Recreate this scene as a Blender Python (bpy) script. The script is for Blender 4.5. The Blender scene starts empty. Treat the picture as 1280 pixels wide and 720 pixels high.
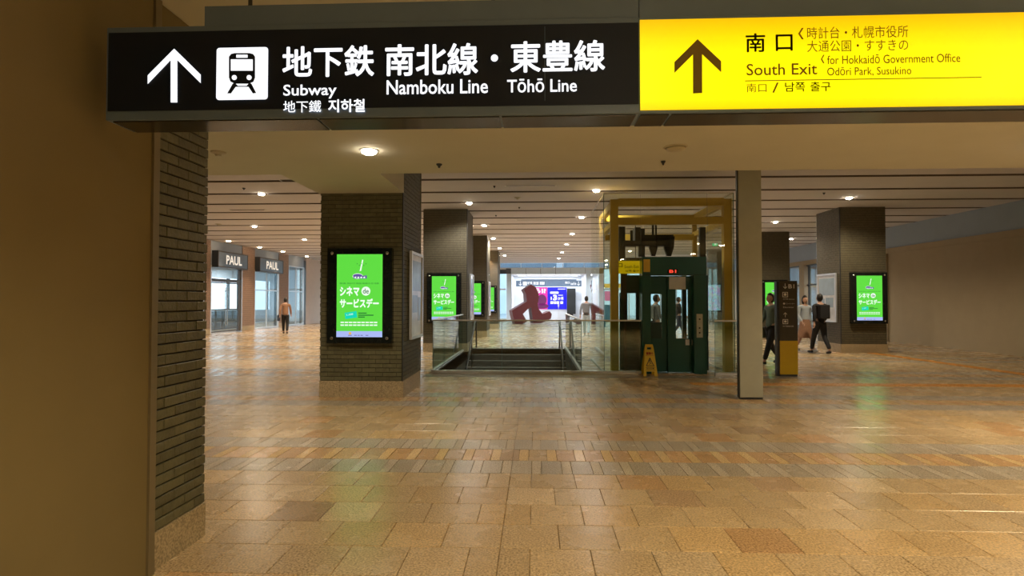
import bpy, bmesh, math, random
from mathutils import Matrix, Vector, Euler
rnd = random.Random(7)
R_ = math.radians
SC = bpy.context.scene
COL = SC.collection
# ------------------------------------------------------------------ camera, world, exposure
F = 710.0
CAM = Vector((0, 0, 1.55))
cam = bpy.data.objects.new('camera', bpy.data.cameras.new('camera'))
cam.data.lens = 36 * F / 1280; cam.data.sensor_width = 36; cam.data.clip_start = .05; cam.data.clip_end = 300
cam.location = CAM; cam.rotation_euler = (R_(90 + 1.29), 0, R_(2.34))
COL.objects.link(cam); SC.camera = cam
SC.view_settings.view_transform = 'Standard'; SC.view_settings.look = 'None'
SC.view_settings.gamma = 1; SC.view_settings.use_curve_mapping = False
SC.view_settings.exposure = 0.0
W = bpy.data.worlds.new('world'); SC.world = W; W.use_nodes = True
W.node_tree.nodes['Background'].inputs[0].default_value = (.72, .86, 1, 1)
W.node_tree.nodes['Background'].inputs[1].default_value = 3.2
K_HALL = 350      # watts of a hall downlight
K_SOFFIT = 420    # watts of a soffit downlight
K_NEAR = 440      # watts of the lamps of the near hall
K_WASH = 300      # watts of a wall washer over the shops
K_RECESS = 170   # watts of the lamps of the far passage
K_FAR = 520
C_WARM = (1, .83, .58); C_NEUT = (1, .92, .82); C_ORANGE = (1, .62, .36); C_COOL = (.86, .92, 1)

RM = cam.rotation_euler.to_matrix()
def ray(px, py): return RM @ Vector(((px - 640) / F, -(py - 360) / F, -1))
def onY(px, py, Y): r = ray(px, py); return CAM + r * (Y / r.y)

# ------------------------------------------------------------------ materials
def new_mat(n):
    m = bpy.data.materials.new(n); m.use_nodes = True
    return m, m.node_tree.nodes, m.node_tree.links, m.node_tree.nodes['Principled BSDF']
def mat(n, col, rough=.5, metal=0, noise=.12, scale=12, bump=0, spec=.5, bscale=None, randcol=0, rvar=0):
    m, N, L, b = new_mat(n)
    b.inputs['Roughness'].default_value = rough; b.inputs['Metallic'].default_value = metal
    b.inputs['Specular IOR Level'].default_value = spec
    tc = N.new('ShaderNodeNewGeometry'); no = N.new('ShaderNodeTexNoise')
    no.inputs['Scale'].default_value = scale; no.inputs['Detail'].default_value = 6
    L.new(tc.outputs['Position'], no.inputs['Vector'])
    mx = N.new('ShaderNodeMix'); mx.data_type = 'RGBA'
    mx.inputs[6].default_value = (*[max(0, c * (1 - noise * 1.6)) for c in col], 1)
    mx.inputs[7].default_value = (*[min(1, c * (1 + noise * 1.6)) for c in col], 1)
    L.new(no.outputs['Fac'], mx.inputs[0])
    out = mx.outputs[2]
    if randcol:
        oi = N.new('ShaderNodeObjectInfo'); hs = N.new('ShaderNodeHueSaturation')
        mr = N.new('ShaderNodeMapRange'); mr.inputs[3].default_value = 1 - randcol; mr.inputs[4].default_value = 1 + randcol
        L.new(oi.outputs['Random'], mr.inputs[0]); L.new(mr.outputs[0], hs.inputs['Value']); L.new(out, hs.inputs['Color'])
        out = hs.outputs[0]
    L.new(out, b.inputs['Base Color'])
    if rvar:
        mr = N.new('ShaderNodeMapRange'); mr.inputs[3].default_value = rough - rvar; mr.inputs[4].default_value = rough + rvar
        n3 = N.new('ShaderNodeTexNoise'); n3.inputs['Scale'].default_value = 2.3; n3.inputs['Detail'].default_value = 3
        L.new(tc.outputs['Position'], n3.inputs['Vector']); L.new(n3.outputs['Fac'], mr.inputs[0]); L.new(mr.outputs[0], b.inputs['Roughness'])
    if bump:
        n2 = N.new('ShaderNodeTexNoise'); n2.inputs['Scale'].default_value = bscale or scale * 3; n2.inputs['Detail'].default_value = 4
        L.new(tc.outputs['Position'], n2.inputs['Vector'])
        bp = N.new('ShaderNodeBump'); bp.inputs['Strength'].default_value = bump; bp.inputs['Distance'].default_value = .01
        L.new(n2.outputs['Fac'], bp.inputs['Height']); L.new(bp.outputs[0], b.inputs['Normal'])
    return m
def emi(n, col, s, rough=.3):
    m, N, L, b = new_mat(n)
    b.inputs['Base Color'].default_value = (.02, .02, .02, 1); b.inputs['Roughness'].default_value = rough
    b.inputs['Emission Color'].default_value = (*col, 1); b.inputs['Emission Strength'].default_value = s
    return m
def glass_mat(n, tint=(.9, .95, .94), refl=1.0, rough=0.0):
    m, N, L, b = new_mat(n); N.remove(b)
    o = N['Material Output']; tr = N.new('ShaderNodeBsdfTransparent'); tr.inputs[0].default_value = (*tint, 1)
    gl = N.new('ShaderNodeBsdfGlossy'); gl.inputs['Roughness'].default_value = rough; gl.inputs[0].default_value = (refl, refl, refl, 1)
    fr = N.new('ShaderNodeFresnel'); ge_ = N.new('ShaderNodeNewGeometry'); mi_ = N.new('ShaderNodeMix')   # thin sheet: no total reflection inside
    mi_.inputs[2].default_value = 1.45; mi_.inputs[3].default_value = 1 / 1.45; L.new(ge_.outputs['Backfacing'], mi_.inputs[0]); L.new(mi_.outputs[0], fr.inputs[0])
    mx = N.new('ShaderNodeMixShader'); L.new(fr.outputs[0], mx.inputs[0]); L.new(tr.outputs[0], mx.inputs[1]); L.new(gl.outputs[0], mx.inputs[2])
    L.new(mx.outputs[0], o.inputs[0]); return m
def stone(n, col, rough=.27, speck=.45, sc=75, rvar=.06):
    """granite / limestone: fine specks, soft clouds, brown veins, fine relief"""
    m, N, L, b = new_mat(n)
    g = N.new('ShaderNodeNewGeometry')
    v = N.new('ShaderNodeTexNoise'); v.inputs['Scale'].default_value = sc; v.inputs['Detail'].default_value = 3; L.new(g.outputs['Position'], v.inputs['Vector'])
    c = N.new('ShaderNodeTexNoise'); c.inputs['Scale'].default_value = 3.1; c.inputs['Detail'].default_value = 7; L.new(g.outputs['Position'], c.inputs['Vector'])
    r = N.new('ShaderNodeValToRGB'); r.color_ramp.elements[0].position = .36; r.color_ramp.elements[1].position = .62
    r.color_ramp.elements[0].color = (*[x * (1 - speck) for x in col], 1); r.color_ramp.elements[1].color = (*[min(1, x * (1 + speck * .55)) for x in col], 1)
    L.new(v.outputs['Fac'], r.inputs[0])
    mx = N.new('ShaderNodeMix'); mx.data_type = 'RGBA'; mx.blend_type = 'MULTIPLY'; mx.inputs[0].default_value = .8
    r2 = N.new('ShaderNodeValToRGB'); r2.color_ramp.elements[0].position = .15; r2.color_ramp.elements[1].position = .85
    r2.color_ramp.elements[0].color = (.76, .70, .64, 1); r2.color_ramp.elements[1].color = (1, 1, 1, 1)
    L.new(c.outputs['Fac'], r2.inputs[0]); L.new(r.outputs[0], mx.inputs[6]); L.new(r2.outputs[0], mx.inputs[7])
    oi = N.new('ShaderNodeObjectInfo'); hs = N.new('ShaderNodeHueSaturation'); mr = N.new('ShaderNodeMapRange')
    mr.inputs[3].default_value = .9; mr.inputs[4].default_value = 1.1
    L.new(oi.outputs['Random'], mr.inputs[0]); L.new(mr.outputs[0], hs.inputs['Value']); L.new(mx.outputs[2], hs.inputs['Color'])
    L.new(hs.outputs[0], b.inputs['Base Color'])
    w = N.new('ShaderNodeTexNoise'); w.inputs['Scale'].default_value = 26; w.inputs['Detail'].default_value = 4; L.new(g.outputs['Position'], w.inputs['Vector'])
    bp = N.new('ShaderNodeBump'); bp.inputs['Strength'].default_value = .16; bp.inputs['Distance'].default_value = .01
    L.new(w.outputs['Fac'], bp.inputs['Height']); L.new(bp.outputs[0], b.inputs['Normal'])
    m2 = N.new('ShaderNodeMapRange'); m2.inputs[3].default_value = rough - rvar; m2.inputs[4].default_value = rough + rvar
    L.new(c.outputs['Fac'], m2.inputs[0]); L.new(m2.outputs[0], b.inputs['Roughness'])
    b.inputs['Specular IOR Level'].default_value = .6
    return m

M = dict(
    t_tan=stone('stone_tan', (.56, .42, .25)), t_ochre=stone('stone_ochre', (.60, .43, .23)), t_pale=stone('stone_pale', (.62, .48, .31)),
    t_orange=stone('stone_orange', (.58, .37, .19)), t_brown=stone('stone_brown', (.48, .34, .21)),
    t_grey=stone('granite_grey', (.46, .40, .32), .26, .5), t_lgrey=stone('granite_light', (.57, .50, .41), .14, .5),
    t_yel=stone('stone_yellow', (.72, .52, .27), .12), t_dark=stone('stone_dark', (.22, .17, .12), .3),
    t_tact=mat('tactile_orange', (.62, .30, .06), .5, scale=30),
    grout=mat('grout_brown', (.24, .17, .10), .8),
    base_stone=stone('base_stone', (.50, .41, .26), .5, .4),
    brick=mat('brick_olive', (.122, .116, .062), .6, 0, .22, 14, .5, bscale=45, randcol=.16),
    brick_b=mat('brick_brown', (.108, .094, .058), .6, 0, .22, 14, .5, bscale=45, randcol=.14),
    mortar=mat('mortar_dark', (.018, .016, .012), .9),
    brick_shop=mat('brick_shop', (.30, .21, .16), .7, 0, .2, 14, .5, bscale=45, randcol=.14),
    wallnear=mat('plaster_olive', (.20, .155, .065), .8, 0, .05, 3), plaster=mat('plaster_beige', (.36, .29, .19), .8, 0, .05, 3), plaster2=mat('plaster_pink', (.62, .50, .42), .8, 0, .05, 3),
    soffit=mat('soffit_paint', (.56, .54, .43), .85, 0, .04, 2), ceil=mat('ceiling_paint', (.60, .58, .61), .8, 0, .04, 2),
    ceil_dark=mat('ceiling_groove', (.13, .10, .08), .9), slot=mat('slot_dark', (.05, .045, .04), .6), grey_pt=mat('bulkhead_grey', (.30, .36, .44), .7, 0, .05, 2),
    steel=mat('steel_olive', (.38, .38, .30), .45, .2, .08, 5, .05), chrome=mat('chrome', (.75, .75, .74), .2, 1, .03),
    trim=mat('trim_metal', (.24, .20, .12), .4, .4, .05), dmetal=mat('dark_metal', (.045, .048, .052), .35, .6, .06),
    sign_case=mat('sign_case', (.115, .17, .25), .4, 0, .05), sign_black=mat('sign_face_black', (.009, .015, .030), .45, 0, .05, spec=.25),
    sign_under=mat('sign_underside', (.09, .088, .08), .16, .8, .05),
    white_e=emi('lettering_lit', (.96, .97, 1), 1.25), yellow_e=None, brown_p=mat('lettering_brown', (.26, .12, .0), .6),
    olive_p=mat('arrow_olive', (.20, .13, .0), .6),
    green_e=emi('screen_green', (.115, .72, .055), 1.0, .12), scr_w=emi('screen_white', (.85, 1, .85), 1.0, .12), scr_strip=emi('screen_lilac', (.45, .55, 1), .9, .12),
    scr_pur=emi('screen_purple', (.17, .12, .5), .7, .12), scr_cy=emi('screen_cyan', (0, .75, .55), .9, .12), scr_dk=emi('screen_darkgreen', (.01, .2, .05), .7, .12), scr_or=emi('screen_amber', (.9, .5, .1), .9, .12),
    mag_e=emi('poster_magenta', (1, .03, .5), 1.0), blue_e=emi('poster_blue', (.0, .0, .93), 1.0), blk=mat('panel_black', (.012, .015, .014), .12), blk_soft=mat('panel_matt_black', (.02, .022, .022), .5),
    maroon=mat('maroon_paint', (.115, .022, .026), .45, 0, .08, 4), white_w=mat('wall_white', (.72, .76, .80), .6, 0, .03, 2), bluew=mat('cladding_pale_blue', (.62, .74, .84), .5, .1, .04, 2),
    jointm=mat('joint_dark', (.10, .11, .13), .8),
    green_el=mat('lift_green', (.010, .085, .068), .28, .1, .12, 3), green_dk=mat('lift_green_dark', (.006, .045, .040), .3, .1, .1, 3), ochre=mat('lift_ochre_paint', (.74, .50, .07), .5, 0, .06, 4),
    mach=mat('lift_machinery', (.03, .028, .026), .5, .3), plate=mat('button_plate', (.42, .44, .38), .35, .5), red_e=emi('digit_red', (1, .06, .03), 1.6),
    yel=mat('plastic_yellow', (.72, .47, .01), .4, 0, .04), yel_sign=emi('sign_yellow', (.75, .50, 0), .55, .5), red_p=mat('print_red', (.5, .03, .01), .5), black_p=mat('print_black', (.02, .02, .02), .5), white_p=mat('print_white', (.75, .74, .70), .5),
    stand_br=mat('stand_brown', (.045, .037, .020), .4), stand_y=mat('stand_ochre', (.52, .33, .0), .4, 0, .04),
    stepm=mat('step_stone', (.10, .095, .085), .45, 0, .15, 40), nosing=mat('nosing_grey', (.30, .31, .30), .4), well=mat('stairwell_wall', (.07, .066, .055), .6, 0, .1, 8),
    poster_pale=mat('poster_pale', (.72, .76, .80), .2, 0, .25, 3), alum=mat('aluminium', (.70, .71, .72), .35, .7, .03), shop_sign=mat('shop_sign_slate', (.04, .055, .075), .4), shop_sign_in=mat('shop_sign_face', (.12, .17, .24), .4), letter_cr=emi('shop_letters_lit', (1, .86, .70), .9),
    frame_dark=mat('door_frame_dark', (.09, .085, .08), .4, .4), out_w=mat('street_wall_pale', (.68, .76, .82), .8, 0, .1, .4), out_g=mat('street_grey', (.30, .34, .38), .8, 0, .1, .6),
    exit_g=emi('exit_sign_green', (.05, .9, .35), 1.0), lens=emi('lamp_lens', (1, .86, .66), 60), lens_o=emi('lamp_lens_warm', (1, .66, .36), 60), lens_off=mat('lamp_lens_off', (.45, .40, .28), .4),
    frost=glass_mat('clerestory_glass', (.42, .47, .50)), glass=glass_mat('clear_glass'), glass_t=glass_mat('lift_glass', (.88, .90, .85)), glass_g=glass_mat('balustrade_glass', (.78, .85, .81)), gl_edge=mat('glass_edge_green', (.10, .17, .14), .15),
    skin=mat('skin', (.52, .31, .22), .5, 0, .06), hair=mat('hair_black', (.015, .012, .010), .5),
    blu_p=mat('poster_light_blue', (.10, .33, .62), .4, 0, .1, 2), pink_p=emi('poster_pink', (.9, .25, .5), .8),
)
def yellow_panel():
    m, N, L, b = new_mat('sign_yellow_lit')
    b.inputs['Base Color'].default_value = (.3, .2, 0, 1); b.inputs['Roughness'].default_value = .4
    g = N.new('ShaderNodeNewGeometry'); s = N.new('ShaderNodeSeparateXYZ'); L.new(g.outputs['Position'], s.inputs[0])
    mr = N.new('ShaderNodeMapRange'); mr.inputs[1].default_value = 2.415; mr.inputs[2].default_value = 2.84; L.new(s.outputs[2], mr.inputs[0])
    r = N.new('ShaderNodeValToRGB'); e = r.color_ramp.elements
    e[0].position = 0; e[0].color = (.94, .60, 0, 1); e[1].position = 1; e[1].color = (.78, .45, 0, 1)
    a = e.new(.14); a.color = (1, .90, .0, 1); a = e.new(.62); a.color = (1, .86, 0, 1)
    L.new(mr.outputs[0], r.inputs[0]); L.new(r.outputs[0], b.inputs['Emission Color']); b.inputs['Emission Strength'].default_value = 1.12
    return m
M['yellow_e'] = yellow_panel()     # tubes behind a diffuser: brighter between them
def mosaic_screen():
    m, N, L, b = new_mat('screen_colour_mosaic')
    b.inputs['Base Color'].default_value = (.02, .02, .02, 1)
    g = N.new('ShaderNodeNewGeometry'); v = N.new('ShaderNodeTexVoronoi'); v.inputs['Scale'].default_value = 9; L.new(g.outputs['Position'], v.inputs['Vector'])
    mx = N.new('ShaderNodeMix'); mx.data_type = 'RGBA'; mx.inputs[0].default_value = .55; mx.inputs[7].default_value = (.35, .55, 1, 1); L.new(v.outputs['Color'], mx.inputs[6])
    L.new(mx.outputs[2], b.inputs['Emission Color']); b.inputs['Emission Strength'].default_value = .8; return m
M['mosaic'] = mosaic_screen()

# ------------------------------------------------------------------ mesh helpers
ORIG = {}
def worldloc(o): return ORIG.get(o.name, Vector((0, 0, 0))) if o else Vector((0, 0, 0))
class MB:
    def __init__(s): s.v = []; s.f = []; s.m = []
    def face(s, pts, mi=0):
        n = len(s.v); s.v += [tuple(p) for p in pts]; s.f.append(tuple(range(n, n + len(pts)))); s.m.append(mi)
    def box(s, x0, x1, y0, y1, z0, z1, mi=0, tf=None):
        if x0 > x1: x0, x1 = x1, x0
        if y0 > y1: y0, y1 = y1, y0
        if z0 > z1: z0, z1 = z1, z0
        n = len(s.v)
        p = [(x0, y0, z0), (x1, y0, z0), (x1, y1, z0), (x0, y1, z0), (x0, y0, z1), (x1, y0, z1), (x1, y1, z1), (x0, y1, z1)]
        if tf: p = [tuple(tf @ Vector(q)) for q in p]
        s.v += p
        for f in ((0, 3, 2, 1), (4, 5, 6, 7), (0, 1, 5, 4), (1, 2, 6, 5), (2, 3, 7, 6), (3, 0, 4, 7)):
            s.f.append(tuple(n + i for i in f)); s.m.append(mi)
        return s
    def prism(s, pts2, y0, y1, mi=0, tf=None):
        """outline in (x, z), thickness y0..y1"""
        area = sum(a[0] * b[1] - b[0] * a[1] for a, b in zip(pts2, pts2[1:] + pts2[:1]))
        if area < 0: pts2 = pts2[::-1]
        n = len(s.v); k = len(pts2)
        P = [(x, y0, z) for x, z in pts2] + [(x, y1, z) for x, z in pts2]
        if tf: P = [tuple(tf @ Vector(q)) for q in P]
        s.v += P
        s.f.append(tuple(n + i for i in range(k))); s.m.append(mi)
        s.f.append(tuple(n + k + i for i in range(k))[::-1]); s.m.append(mi)
        for i in range(k):
            j = (i + 1) % k; s.f.append((n + i, n + k + i, n + k + j, n + j)); s.m.append(mi)
        return s
    def tube(s, pts, r, seg=8, mi=0, cap=True):
        pts = [Vector(p) for p in pts]; rs = r if isinstance(r, (list, tuple)) else [r] * len(pts)
        rings = []
        for i, p in enumerate(pts):
            d = (pts[min(i + 1, len(pts) - 1)] - pts[max(i - 1, 0)]).normalized()
            a = d.cross(Vector((0, 0, 1)) if abs(d.z) < .9 else Vector((1, 0, 0))).normalized(); b = d.cross(a)
            n = len(s.v); s.v += [tuple(p + (a * math.cos(2 * math.pi * k / seg) + b * math.sin(2 * math.pi * k / seg)) * rs[i]) for k in range(seg)]
            rings.append(n)
        for n0, n1 in zip(rings, rings[1:]):
            for k in range(seg):
                l = (k + 1) % seg; s.f.append((n0 + k, n0 + l, n1 + l, n1 + k)); s.m.append(mi)
        if cap:
            s.f.append(tuple(rings[0] + k for k in range(seg))[::-1]); s.m.append(mi)
            s.f.append(tuple(rings[-1] + k for k in range(seg))); s.m.append(mi)
        return s
    def lathe(s, prof, c, seg=20, mi=0, rot=None):
        """profile (r, z) turned about z at c"""
        c = Vector(c); rings = []
        for r, z in prof:
            n = len(s.v)
            for k in range(seg):
                p = Vector((r * math.cos(2 * math.pi * k / seg), r * math.sin(2 * math.pi * k / seg), z))
                s.v.append(tuple(c + (rot @ p if rot else p)))
            rings.append(n)
        for n0, n1 in zip(rings, rings[1:]):
            for k in range(seg):
                l = (k + 1) % seg; s.f.append((n0 + k, n0 + l, n1 + l, n1 + k)); s.m.append(mi)
        s.f.append(tuple(rings[0] + k for k in range(seg))[::-1]); s.m.append(mi)
        s.f.append(tuple(rings[-1] + k for k in range(seg))); s.m.append(mi)
        return s
    def add_mesh(s, me, tf, mi=0):
        n = len(s.v); s.v += [tuple(tf @ v.co) for v in me.vertices]
        for p in me.polygons: s.f.append(tuple(n + i for i in p.vertices)); s.m.append(mi)
        return s
    def build(s, name, mats, parent=None, smooth=False, bevel=0):
        if not isinstance(mats, (list, tuple)): mats = [mats]
        xs = [v[0] for v in s.v]; ys = [v[1] for v in s.v]; zs = [v[2] for v in s.v]
        org = Vector(((min(xs) + max(xs)) / 2, (min(ys) + max(ys)) / 2, min(zs)))
        me = bpy.data.meshes.new(name)
        me.from_pydata([(x - org.x, y - org.y, z - org.z) for x, y, z in s.v], [], s.f)
        for m in mats: me.materials.append(m)
        if len(mats) > 1: me.polygons.foreach_set('material_index', s.m)
        if smooth: me.polygons.foreach_set('use_smooth', [True] * len(me.polygons))
        me.update()
        o = bpy.data.objects.new(name, me); COL.objects.link(o)
        ORIG[o.name] = org
        if parent: o.parent = parent
        o.location = org - worldloc(parent)
        if bevel:
            b = o.modifiers.new('b', 'BEVEL'); b.width = bevel; b.segments = 2; b.limit_method = 'ANGLE'
        return o
def tag(o, label=None, cat=None, group=None, kind=None):
    if label: o['label'] = label
    if cat: o['category'] = cat
    if group: o['group'] = group
    if kind: o['kind'] = kind
    return o
def thing(name, label, cat, loc, group=None, kind=None):
    o = bpy.data.objects.new(name, None); o.empty_display_size = .2; COL.objects.link(o)
    o.location = loc; ORIG[o.name] = Vector(loc); return tag(o, label, cat, group, kind)
def box(name, m, x0, x1, y0, y1, z0, z1, parent=None, bevel=0): return MB().box(x0, x1, y0, y1, z0, z1).build(name, m, parent, bevel=bevel)
def piece(name, me, loc, rz, parent):
    o = bpy.data.objects.new(name, me); COL.objects.link(o); o.parent = parent
    o.location = Vector(loc) - worldloc(parent); o.rotation_euler.z = rz; return o
def copy_thing(src, loc, label=None, group=None):
    def rec(o, par):
        c = o.copy(); COL.objects.link(c); c.parent = par
        for ch in list(o.children): rec(ch, c)
        return c
    r = rec(src, None); r.location = loc
    if label: r['label'] = label
    if group: r['group'] = group
    return r
_tc = {}
def text_mesh(s, bold=0):
    if (s, bold) in _tc: return _tc[(s, bold)]
    c = bpy.data.curves.new('t', 'FONT'); c.body = s; c.size = 1; cjk = bold and any(ord(ch) > 0x2000 for ch in s); c.offset = 0 if cjk else bold; c.resolution_u = 3
    o = bpy.data.objects.new('t', c); COL.objects.link(o); dg = bpy.context.evaluated_depsgraph_get()
    me = bpy.data.meshes.new_from_object(o.evaluated_get(dg)); bpy.data.objects.remove(o); bpy.data.curves.remove(c)
    if cjk:      # heavier strokes: the same glyphs laid a hair apart
        mb = MB()
        for k in range(8): mb.add_mesh(me, Matrix.Translation((bold * math.cos(k * math.pi / 4), bold * math.sin(k * math.pi / 4), 0)))
        me = bpy.data.meshes.new('t'); me.from_pydata(mb.v, [], mb.f)
    xs = [v.co.x for v in me.vertices]; ys = [v.co.y for v in me.vertices]
    _tc[(s, bold)] = (me, min(xs), max(xs), min(ys), max(ys)); return _tc[(s, bold)]
def put_text(mb, s, x0, x1, z0, z1, y, mi=0, bold=0, pre=None):
    """ink box x0..x1, z0..z1 on the plane y, reading from -y"""
    me, a, b, c, d = text_mesh(s, bold)
    sx = (x1 - x0) / (b - a); sz = (z1 - z0) / (d - c)
    tf = Matrix(((sx, 0, 0, x0 - a * sx), (0, 0, -1, y), (0, sz, 0, z0 - c * sz), (0, 0, 0, 1)))
    mb.add_mesh(me, (pre @ tf) if pre else tf, mi)
def disc_pts(cx, cz, r, n=16, r2=None):
    return [(cx + r * math.cos(2 * math.pi * i / n), cz + (r2 or r) * math.sin(2 * math.pi * i / n)) for i in range(n)]
def rrect(x0, x1, z0, z1, r, n=4):
    P = []
    for cx, cz, a in ((x1 - r, z1 - r, 0), (x0 + r, z1 - r, 90), (x0 + r, z0 + r, 180), (x1 - r, z0 + r, 270)):
        for i in range(n + 1): t = R_(a + 90 * i / n); P.append((cx + r * math.cos(t), cz + r * math.sin(t)))
    return P

# ------------------------------------------------------------------ floor
HX0, HX1, HY0, HY1 = -2.17, .95, 12.15, 18.42     # stairwell opening
XL, XR, YF = -15.0, 13.5, 46.5
fl = MB()
for a in ((-20, 24, -9, HY0), (-20, HX0, HY0, HY1), (HX1, 24, HY0, HY1), (-20, 24, HY1, 50)):
    fl.box(*a, -.30, -.012)
floor = tag(fl.build('floor', M['grout']), kind='structure')
tiles = []   # (x0,x1,y0,y1,kind)
def cut(r, h):
    x0, x1, y0, y1 = r; a, b, c, d = h
    if x1 <= a or x0 >= b or y1 <= c or y0 >= d: return [r]
    out = []
    if x0 < a: out.append((x0, a, y0, y1)); x0 = a
    if x1 > b: out.append((b, x1, y0, y1)); x1 = b
    if y0 < c: out.append((x0, x1, y0, c)); y0 = c
    if y1 > d: out.append((x0, x1, d, y1))
    return out
KIND = ['t_tan', 't_ochre', 't_pale', 't_orange', 't_brown', 't_grey', 't_lgrey', 't_yel', 't_dark', 't_tact']
def add_tile(x0, x1, y0, y1, k):
    for r in cut((x0, x1, y0, y1), (HX0 - .12, HX1 + .12, HY0 - .55, HY1 + .06)):
        if r[1] - r[0] > .02 and r[3] - r[2] > .02: tiles.append((*r, k))
def in_view(x, y): return y > 2 and -.80 * y - 1.5 < x < .98 * y + 1.5 and XL < x < XR
def row_tan(y0, y1, odd):
    w = .375; off = -.222 if not odd else -.41
    n0 = int((XL - off) / w) - 1; n1 = int((XR - off) / w) + 1
    for n in range(n0, n1):
        a = off + n * w; b = a + w
        if not (in_view(a, y1) or in_view(b, y1)): continue
        k = rnd.choices([0, 1, 2, 3, 4], [7, 4, 3, .8, .6])[0]
        if a < -.222 - .01 and b > -.222 + .01: add_tile(a, -.222, y0, y1, k); add_tile(-.222, b, y0, y1, k)
        else: add_tile(a, b, y0, y1, k)
def row_band(y0, y1, kind):
    w = .2775
    if kind == 'o': off, s, ks, kl = .115, .095, 7, 3
    else: off, s, ks, kl = .245, .088, 6, 5
    for n in range(int((XL - off) / w) - 1, int((XR - off) / w) + 1):
        a = off + n * w
        if not in_view(a, y1): continue
        add_tile(a, a + s, y0, y1, ks)
        k = kl if kind == 'g' else rnd.choices([3, 1, 4], [5, 1.2, 1])[0]
        b = a + w
        if a + s < -.222 - .01 and b > -.222 + .01: add_tile(a + s, -.222, y0, y1, k); add_tile(-.222, b, y0, y1, k)
        else: add_tile(a + s, b, y0, y1, k)
rows = []; y = 5.13; i = 1
while y > 2.2: rows.append((y - .385, y, 't', i % 2)); y -= .385; i += 1
y = 5.13
while y < 41.6:
    for k in 'gog': rows.append((y, y + .413, k, 0)); y += .413
    for j in range(5): rows.append((y, y + .392, 't', (j + 1) % 2)); y += .392
for y0, y1, k, odd in rows:
    if k == 't': row_tan(y0, y1, odd)
    else: row_band(y0, y1, k)
tiles.sort(key=lambda t: -((t[1] - t[0]) * (t[3] - t[2]) / ((t[2] + t[3]) / 2) ** 3) if t[2] > 2.75 and -.8 * t[3] < t[0] < 1.0 * t[3] else 0)
_tm = {}
def tile_mesh(w, d, k):
    key = (round(w, 3), round(d, 3), k)
    if key not in _tm:
        b = MB(); c = .0035; g = .0016; x, yv = w / 2 - g, d / 2 - g
        b.v = [(-x, -yv, -.012), (x, -yv, -.012), (x, yv, -.012), (-x, yv, -.012), (-x, -yv, -c), (x, -yv, -c), (x, yv, -c), (-x, yv, -c),
               (-x + c, -yv + c, 0), (x - c, -yv + c, 0), (x - c, yv - c, 0), (-x + c, yv - c, 0)]
        b.f = [(8, 9, 10, 11)] + [(p + j, p + (j + 1) % 4, p + 4 + (j + 1) % 4, p + 4 + j) for p in (0, 4) for j in range(4)]
        me = bpy.data.meshes.new('tile'); me.from_pydata(b.v, [], b.f); me.materials.append(M[KIND[k]]); _tm[key] = me
    return _tm[key]
for t in tiles[:300]:
    piece('tile', tile_mesh(t[1] - t[0], t[3] - t[2], t[4]), ((t[0] + t[1]) / 2, (t[2] + t[3]) / 2, rnd.uniform(-.0006, .0004)), 0, floor)
st = MB()
for t in tiles[300:]:
    g = .002; z = rnd.uniform(-.0006, .0004); x0, x1, y0, y1, k = t
    st.face([(x0 + g, y0 + g, z), (x1 - g, y0 + g, z), (x1 - g, y1 - g, z), (x0 + g, y1 - g, z)], k)
    st.face([(x0 + g, y0 + g, -.012), (x1 - g, y0 + g, -.012), (x1 - g, y0 + g, z), (x0 + g, y0 + g, z)], k)
    sx = x1 - g if x1 < 0 else x0 + g
    st.face([(sx, y0 + g, -.012), (sx, y1 - g, -.012), (sx, y1 - g, z), (sx, y0 + g, z)], k)
tag(st.build('paving_tiles', [M[k] for k in KIND], floor), kind='stuff')
box('near_paving', M['t_tan'], XL, XR, -9, rows[[i for i, r in enumerate(rows) if r[2] == 't'][0]][0] - .385 * 7, -.012, 0, floor)
# dark granite border around the stairwell, tactile strips
for a in ((HX0 - .12, 2.3, HY0 - .55, HY0 - .1), ):
    n = 8
    for i in range(n):
        w = (a[1] - a[0]) / n
        if a[0] + i * w < HX1 + .12 + 2: box('border_stone', M['t_dark'], a[0] + i * w + .003, a[0] + (i + 1) * w - .003, a[2], a[3], -.012, .003, floor)
x = 2.9; i = 0
while x < 13:
    t = MB().box(x + .004, x + .296, 10.62, 10.91, 0, .006)
    for k in range(4): t.box(x + .03 + k * .07, x + .055 + k * .07, 10.64, 10.89, .006, .011)
    t.build('tactile_tile', M['t_tact'], floor); x += .3; i += 1
for k in range(24):   # branch that runs away towards the shops
    px_, py_ = 10.2 - k * .02, 11.2 + k * .31
    t = MB().box(px_, px_ + .29, py_, py_ + .29, 0, .006)
    for j in range(4): t.box(px_ + .03 + j * .07, px_ + .055 + j * .07, py_ + .02, py_ + .27, .006, .011)
    t.build('tactile_tile', M['t_tact'], floor)
dots = MB()
for i in range(40):
    for j in range(3): dots.box(HX0 + .05 + i * .076, HX0 + .09 + i * .076, 18.5 + j * .09, 18.54 + j * .09, 0, .006)
tag(dots.build('warning_dots', M['t_dark'], floor), kind='stuff')

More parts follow.
